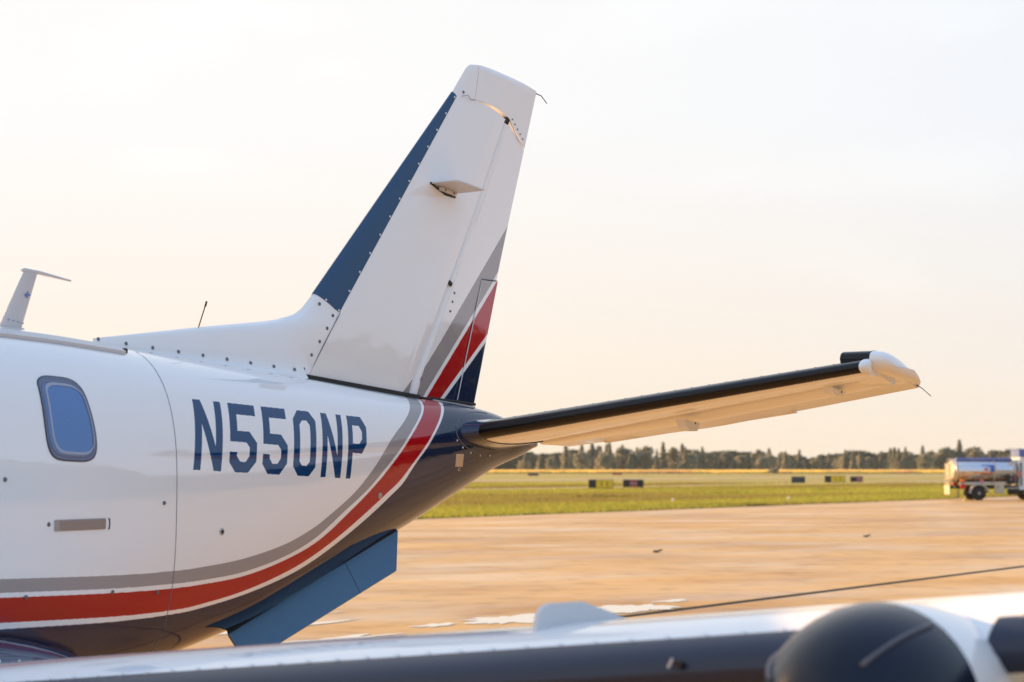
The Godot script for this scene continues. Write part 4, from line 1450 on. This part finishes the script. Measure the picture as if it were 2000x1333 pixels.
# ---------------------------------------------------------------- airfield signs
func signs() -> void:
	var yellow := paint(0.85, 0.55, 0.015, 0.5)
	var black := paint(0.015, 0.013, 0.014, 0.5)
	var red := paint(0.30, 0.035, 0.06, 0.5)
	var slate := paint(0.035, 0.045, 0.06, 0.5)
	var faces := [
		[145.6, 51.0, 2.0, 0.64, [[black, 0.3], [yellow, 0.7]], "yellow taxiway sign with black end panel, the nearest pair's left one"],
		[151.9, 69.0, 1.72, 0.58, [[black, 0.3], [red, 0.42], [black, 0.28]], "dark runway sign with red middle right of the near yellow sign"],
		[188.9, 164.0, 1.4, 0.62, [[slate, 1.0]], "plain slate sign back leftmost of the far three"],
		[194.1, 185.0, 2.2, 0.66, [[black, 0.3], [yellow, 0.7]], "yellow taxiway sign with black end panel, middle of the far three"],
		[199.7, 198.0, 1.35, 0.56, [[black, 0.45], [red, 0.55]], "half black half red runway sign rightmost of the far three"],
	]
	var px := [1173.0, 1236.0, 1557.5, 1629.0, 1671.0]
	for i in faces.size():
		var f: Array = faces[i]
		var t := thing("airfield_sign", f[5], "sign", "", field(f[0], (px[i] - 1000.0) / 3400.0 * f[0], -0.06))
		t.basis = Basis(aside, Vector3.UP, -ahead)
		var w: float = f[2]
		var h: float = f[3]
		put("housing", geo(false).box(Vector3(0, 0.28 + h / 2, -0.02), Vector3(w + 0.08, h + 0.07, 0.22), 0.03), black, t)
		var x := -w / 2
		for p in f[4]:
			var pw: float = w * p[1]
			var face := put("face_panel", geo(false).box(Vector3(x + pw / 2, 0.28 + h / 2, 0.1), Vector3(pw - 0.012, h, 0.02), 0.006), p[0], t)
			if p[0] == yellow:
				for k in 2:
					put("legend_stroke", geo(false).box(Vector3(x + pw * (0.32 + 0.34 * k), 0.28 + h / 2, 0.112), Vector3(0.07, h * 0.62, 0.006)), black, face)
			elif p[0] == red:
				for k in 3:
					put("legend_stroke", geo(false).box(Vector3(x + pw * (0.24 + 0.26 * k), 0.28 + h / 2, 0.112), Vector3(0.06, h * 0.5, 0.006)), M.grey, face)
			x += pw
		for s in [-0.36, 0.36]:
			put("leg", geo().tube([Vector3(w * s, 0, 0), Vector3(w * s, 0.3, 0)], [0.04, 0.04], 8), M.metal, t)
	# two little far things and taxiway edge lights
	for e in [[360.0, 21.7, red, "low red sign far out beside the runway, half hidden in grass"], [330.0, 4.0, slate, "low dark sign far out on the grass right of the tail cone"]]:
		var t := thing("airfield_sign", e[3], "sign", "", field(e[0], e[1], -0.06))
		t.basis = Basis(aside, Vector3.UP, -ahead)
		put("face_panel", geo(false).box(Vector3(0, 0.45, 0), Vector3(2.0, 0.5, 0.15), 0.03), e[2], t)
		for s in [-0.7, 0.7]:
			put("leg", geo().tube([Vector3(s, 0, 0), Vector3(s, 0.25, 0)], [0.04, 0.04], 8), M.metal, t)
	for e in [[98.0, 15.5, "low edge light on the grass verge below the middle of the tailplane"], [262.0, 27.5, "low edge light far out by the runway above the far signs"], [93.5, 8.6, "low edge light on the verge left of centre by the apron"]]:
		var t := thing("edge_light", e[2], "light", "airfield edge lights", field(e[0], e[1], -0.06))
		put("stem", geo().tube([Vector3.ZERO, Vector3(0, 0.24, 0)], [0.02, 0.02], 8), M.metal, t)
		put("lens", geo().tube([Vector3(0, 0.24, 0), Vector3(0, 0.30, 0), Vector3(0, 0.35, 0), Vector3(0, 0.37, 0)], [0.05, 0.055, 0.04, 0.01], 12), M.rivet_white, t)

# ---------------------------------------------------------------- fuel truck
func fuel_truck() -> void:
	var t := thing("fuel_truck", "small silver aviation fuel truck with white cab parked at the apron edge", "truck", "", field(104.3, 27.2, 0.0))
	t.basis = Basis(aside, Vector3.UP, -ahead)        # +x forward along the truck, +z to the camera
	var silver := paint(0.62, 0.63, 0.66, 0.18, 0.85)
	var cream := paint(0.50, 0.45, 0.36, 0.45)
	var cabw := paint(0.72, 0.74, 0.76, 0.25)
	var blue := paint(0.03, 0.12, 0.42, 0.3)
	var red := paint(0.45, 0.02, 0.015, 0.4)
	var amber := paint(0.8, 0.25, 0.02, 0.4)
	var glass := paint(0.03, 0.05, 0.07, 0.05)
	# tank
	var tank := geo()
	var rings := []
	for e in [[-1.0, 0.35], [-0.99, 0.7], [-0.94, 0.92], [-0.86, 1.0], [2.62, 1.0], [2.70, 0.92], [2.75, 0.7], [2.76, 0.35]]:
		var ring := []
		for k in 32:
			var a := TAU * k / 32
			ring.push_back(Vector3(e[0], 1.74 + sin(a) * 0.68 * e[1], cos(a) * 1.08 * e[1]))
		rings.push_back(ring)
	tank.loft(rings)
	var tk := put("tank", tank, silver, t)
	for x in [-0.82, 1.42, 2.58]:
		var hoop := geo()
		var hr := []
		for dx in [-0.05, -0.045, 0.045, 0.05]:
			var ring := []
			for k in 32:
				var a := TAU * k / 32
				var g := 1.0 if absf(dx) > 0.047 else 1.025
				ring.push_back(Vector3(x + dx, 1.74 + sin(a) * 0.68 * g, cos(a) * 1.08 * g))
			hr.push_back(ring)
		put("tank_band", hoop.loft(hr, false), cream, tk)
	put("rear_head", geo().loft([tank_ring(-1.06, 0.72), tank_ring(-1.02, 0.86), tank_ring(-0.97, 0.9)]), cream, tk)
	put("top_rail", geo(false).box(Vector3(0.9, 2.44, 0.3), Vector3(3.3, 0.12, 0.5), 0.02), paint(0.16, 0.22, 0.55, 0.35), tk)
	# blue flash and red lettering bars printed on the tank side
	for e in [[0.62, 1.36, 2.04, 2.10, blue], [0.95, 1.36, 1.98, 2.04, blue], [1.10, 1.36, 1.66, 1.98, blue], [0.76, 0.98, 1.78, 1.92, red], [0.10, 0.36, 1.62, 1.67, red], [0.50, 1.25, 1.54, 1.62, red], [-0.68, -0.36, 1.60, 1.64, red]]:
		put("tank_marking", tank_panel(e[0], e[1], e[2], e[3]), e[4], tk)
	put("placard", geo(false).prism([Vector3(0.46, 1.12, 1.02), Vector3(0.60, 1.26, 1.02), Vector3(0.74, 1.12, 1.02), Vector3(0.60, 0.98, 1.02)], Vector3(0, 0, 0.02)), paint(0.6, 0.2, 0.22, 0.5), t)
	# chassis, rear frame, mudguards
	put("chassis", geo(false).box(Vector3(1.9, 0.78, 0), Vector3(5.9, 0.22, 0.9), 0.03), M.dark, t)
	put("side_skirt", geo(false).box(Vector3(0.9, 1.0, 0.98), Vector3(3.2, 0.14, 0.06), 0.02), M.grey, t)
	var arch := geo()
	var ar := []
	for k in 13:
		var a := PI * k / 12
		ar.push_back([Vector3(0.42 + cos(a) * 0.56, 0.42 + sin(a) * 0.56, 0.75), Vector3(0.42 + cos(a) * 0.56, 0.42 + sin(a) * 0.56, 1.16), Vector3(0.42 + cos(a) * 0.50, 0.42 + sin(a) * 0.50, 1.16), Vector3(0.42 + cos(a) * 0.50, 0.42 + sin(a) * 0.50, 0.75)])
	arch.smooth = -1
	put("mudguard", arch.loft(ar), M.grey, t)
	put("rear_ladder", ladder(), cream, t)
	put("rear_bumper", geo(false).box(Vector3(-0.95, 0.78, 0), Vector3(0.14, 0.16, 2.1), 0.03), M.dark, t)
	for s in [-0.9, 0.9]:
		put("tail_light", geo(false).box(Vector3(-0.50, 0.88, s), Vector3(0.30, 0.42, 0.22), 0.03), red, t)
		put("indicator", geo(false).box(Vector3(-0.52, 1.18, s), Vector3(0.26, 0.14, 0.24), 0.03), amber, t)
		put("mudflap", geo(false).box(Vector3(-0.34, 0.36, s), Vector3(0.04, 0.5, 0.4), 0.01), M.rubber, t)
	put("cone", geo().tube([Vector3(-0.45, 0.0, 1.2), Vector3(-0.45, 0.03, 1.2), Vector3(-0.45, 0.031, 1.2), Vector3(-0.45, 0.26, 1.2)], [0.16, 0.16, 0.10, 0.025], 12), paint(0.5, 0.4, 0.08, 0.5), t)
	put("side_locker", geo(false).box(Vector3(1.63, 0.74, 0.98), Vector3(0.54, 0.66, 0.3), 0.03), cream, t)
	put("locker_latch", geo(false).box(Vector3(1.52, 0.78, 1.14), Vector3(0.06, 0.1, 0.03), 0.01), M.dark, t)
	# hose reel and pump gear behind the cab
	var reel := geo()
	reel.loft([disc(2.28, 1.18, 0.26, 0.80), disc(2.28, 1.18, 0.26, 1.08)])
	put("hose_reel", reel, M.dark, t)
	put("pump", geo(false).box(Vector3(2.58, 1.30, 0.86), Vector3(0.34, 0.62, 0.4), 0.05), slate_metal(), t)
	put("meter", geo().loft([disc(2.80, 1.55, 0.16, 0.8), disc(2.80, 1.55, 0.16, 1.06)]), paint(0.55, 0.2, 0.16, 0.4), t)
	for k in 4:
		put("pipe", geo().tube([Vector3(2.1 + k * 0.2, 0.95, 1.0), Vector3(2.14 + k * 0.19, 1.25, 1.06), Vector3(2.2 + k * 0.2, 1.62, 1.0)], [0.035], 8), [M.dark, M.grey, red, M.dark][k], t)
	put("step", geo(false).box(Vector3(2.45, 0.72, 1.0), Vector3(0.75, 0.08, 0.24), 0.02), M.grey, t)
	put("fuel_tank", geo().tube([Vector3(2.2, 0.52, 0.8), Vector3(2.95, 0.52, 0.8)], [0.2, 0.2], 14), M.dark, t)
	put("handrail", geo().tube([Vector3(2.62, 2.1, 0.7), Vector3(2.60, 2.9, 0.7), Vector3(2.72, 3.03, 0.7), Vector3(3.05, 3.05, 0.7), Vector3(3.12, 2.9, 0.7)], [0.025], 8), cream, t)
	# cab
	var co := [Vector3(2.95, 0.62, 1.0), Vector3(2.95, 2.42, 1.0), Vector3(3.06, 2.55, 1.0), Vector3(4.25, 2.55, 1.0), Vector3(4.72, 1.62, 1.0), Vector3(4.80, 1.30, 1.0), Vector3(4.80, 0.62, 1.0)]
	var cab := put("cab", geo(false).prism(co, Vector3(0, 0, -2.0)), cabw, t)
	cab.position.x = -0.12
	put("side_window", geo(false).prism([Vector3(3.40, 1.62, 1.002), Vector3(3.40, 2.32, 1.002), Vector3(4.22, 2.32, 1.002), Vector3(4.52, 1.62, 1.002)], Vector3(0, 0, 0.012)), glass, cab)
	put("rear_pillar_gap", geo(false).box(Vector3(3.06, 1.55, 1.002), Vector3(0.10, 1.4, 0.02), 0.005), M.dark, cab)
	put("windscreen", geo(false).prism([Vector3(4.27, 2.48, 0.85), Vector3(4.70, 1.66, 0.85), Vector3(4.70, 1.66, -0.85), Vector3(4.27, 2.48, -0.85)], Vector3(0.014, 0.006, 0)), glass, cab)
	put("door_handle", geo(false).box(Vector3(3.42, 1.38, 1.02), Vector3(0.18, 0.05, 0.04), 0.01), M.dark, cab)
	put("roof_fairing", geo(false).prism([Vector3(3.0, 2.56, 0.9), Vector3(3.0, 3.05, 0.9), Vector3(3.5, 3.02, 0.9), Vector3(4.2, 2.56, 0.9)], Vector3(0, 0, -1.8)), paint(0.10, 0.16, 0.40, 0.3), cab)
	put("mirror", geo(false).box(Vector3(4.55, 1.95, 1.22), Vector3(0.08, 0.42, 0.2), 0.02), M.dark, cab)
	put("front_bumper", geo(false).box(Vector3(4.82, 0.6, 0), Vector3(0.16, 0.3, 2.0), 0.04), M.grey, cab)
	put("headlight", geo(false).box(Vector3(4.81, 0.95, 0.75), Vector3(0.05, 0.18, 0.3), 0.02), M.rivet_white, cab)
	put("headlight", geo(false).box(Vector3(4.81, 0.95, -0.75), Vector3(0.05, 0.18, 0.3), 0.02), M.rivet_white, cab)
	# wheels
	for x in [0.42, 3.62]:
		for z in [-0.9, 0.9]:
			var w := put("wheel", geo().loft([disc(x, 0.42, 0.27, z - 0.15), disc(x, 0.42, 0.40, z - 0.14), disc(x, 0.42, 0.42, z - 0.10), disc(x, 0.42, 0.42, z + 0.10), disc(x, 0.42, 0.40, z + 0.14), disc(x, 0.42, 0.27, z + 0.15)]), M.rubber, t)
			put("rim", geo().loft([disc(x, 0.42, 0.25, z - 0.155), disc(x, 0.42, 0.255, z - 0.12), disc(x, 0.42, 0.255, z + 0.12), disc(x, 0.42, 0.25, z + 0.155), disc(x, 0.42, 0.17, z + 0.13)]), slate_metal(), w)
			put("hub", geo().loft([disc(x, 0.42, 0.08, z - 0.19), disc(x, 0.42, 0.08, z + 0.19)]), M.metal, w)

func slate_metal() -> StandardMaterial3D:
	if not M.has("slate_metal"):
		M.slate_metal = paint(0.10, 0.11, 0.13, 0.4, 0.5)
	return M.slate_metal

func disc(x: float, y: float, r: float, z: float) -> Array:
	var o := []
	for k in 28:
		o.push_back(Vector3(x + cos(TAU * k / 28) * r, y + sin(TAU * k / 28) * r, z))
	return o

func tank_ring(x: float, s: float) -> Array:
	var o := []
	for k in 32:
		o.push_back(Vector3(x, 1.74 + sin(TAU * k / 32) * 0.68 * s, cos(TAU * k / 32) * 1.08 * s))
	return o

func tank_panel(x0: float, x1: float, y0: float, y1: float) -> Geo:
	var rows := []
	for k in 7:
		var y := lerpf(y0, y1, k / 6.0)
		var z := 1.08 * sqrt(maxf(1.0 - pow((y - 1.74) / 0.68, 2), 0.0)) + 0.006
		rows.push_back([Vector3(x0, y, z), Vector3(x1, y, z)])
	return geo().grid(rows)

func ladder() -> Geo:
	var q := geo()
	for z in [-0.35, 0.35]:
		q.tube([Vector3(-1.18, 0.30, z), Vector3(-1.18, 2.2, z), Vector3(-1.05, 2.42, z), Vector3(-0.9, 2.45, z)], [0.045], 8)
	for k in 7:
		q.tube([Vector3(-1.18, 0.45 + k * 0.27, -0.35), Vector3(-1.18, 0.45 + k * 0.27, 0.35)], [0.03], 6)
	q.box(Vector3(-1.20, 0.62, 0), Vector3(0.06, 0.55, 1.2), 0.01)
	return q
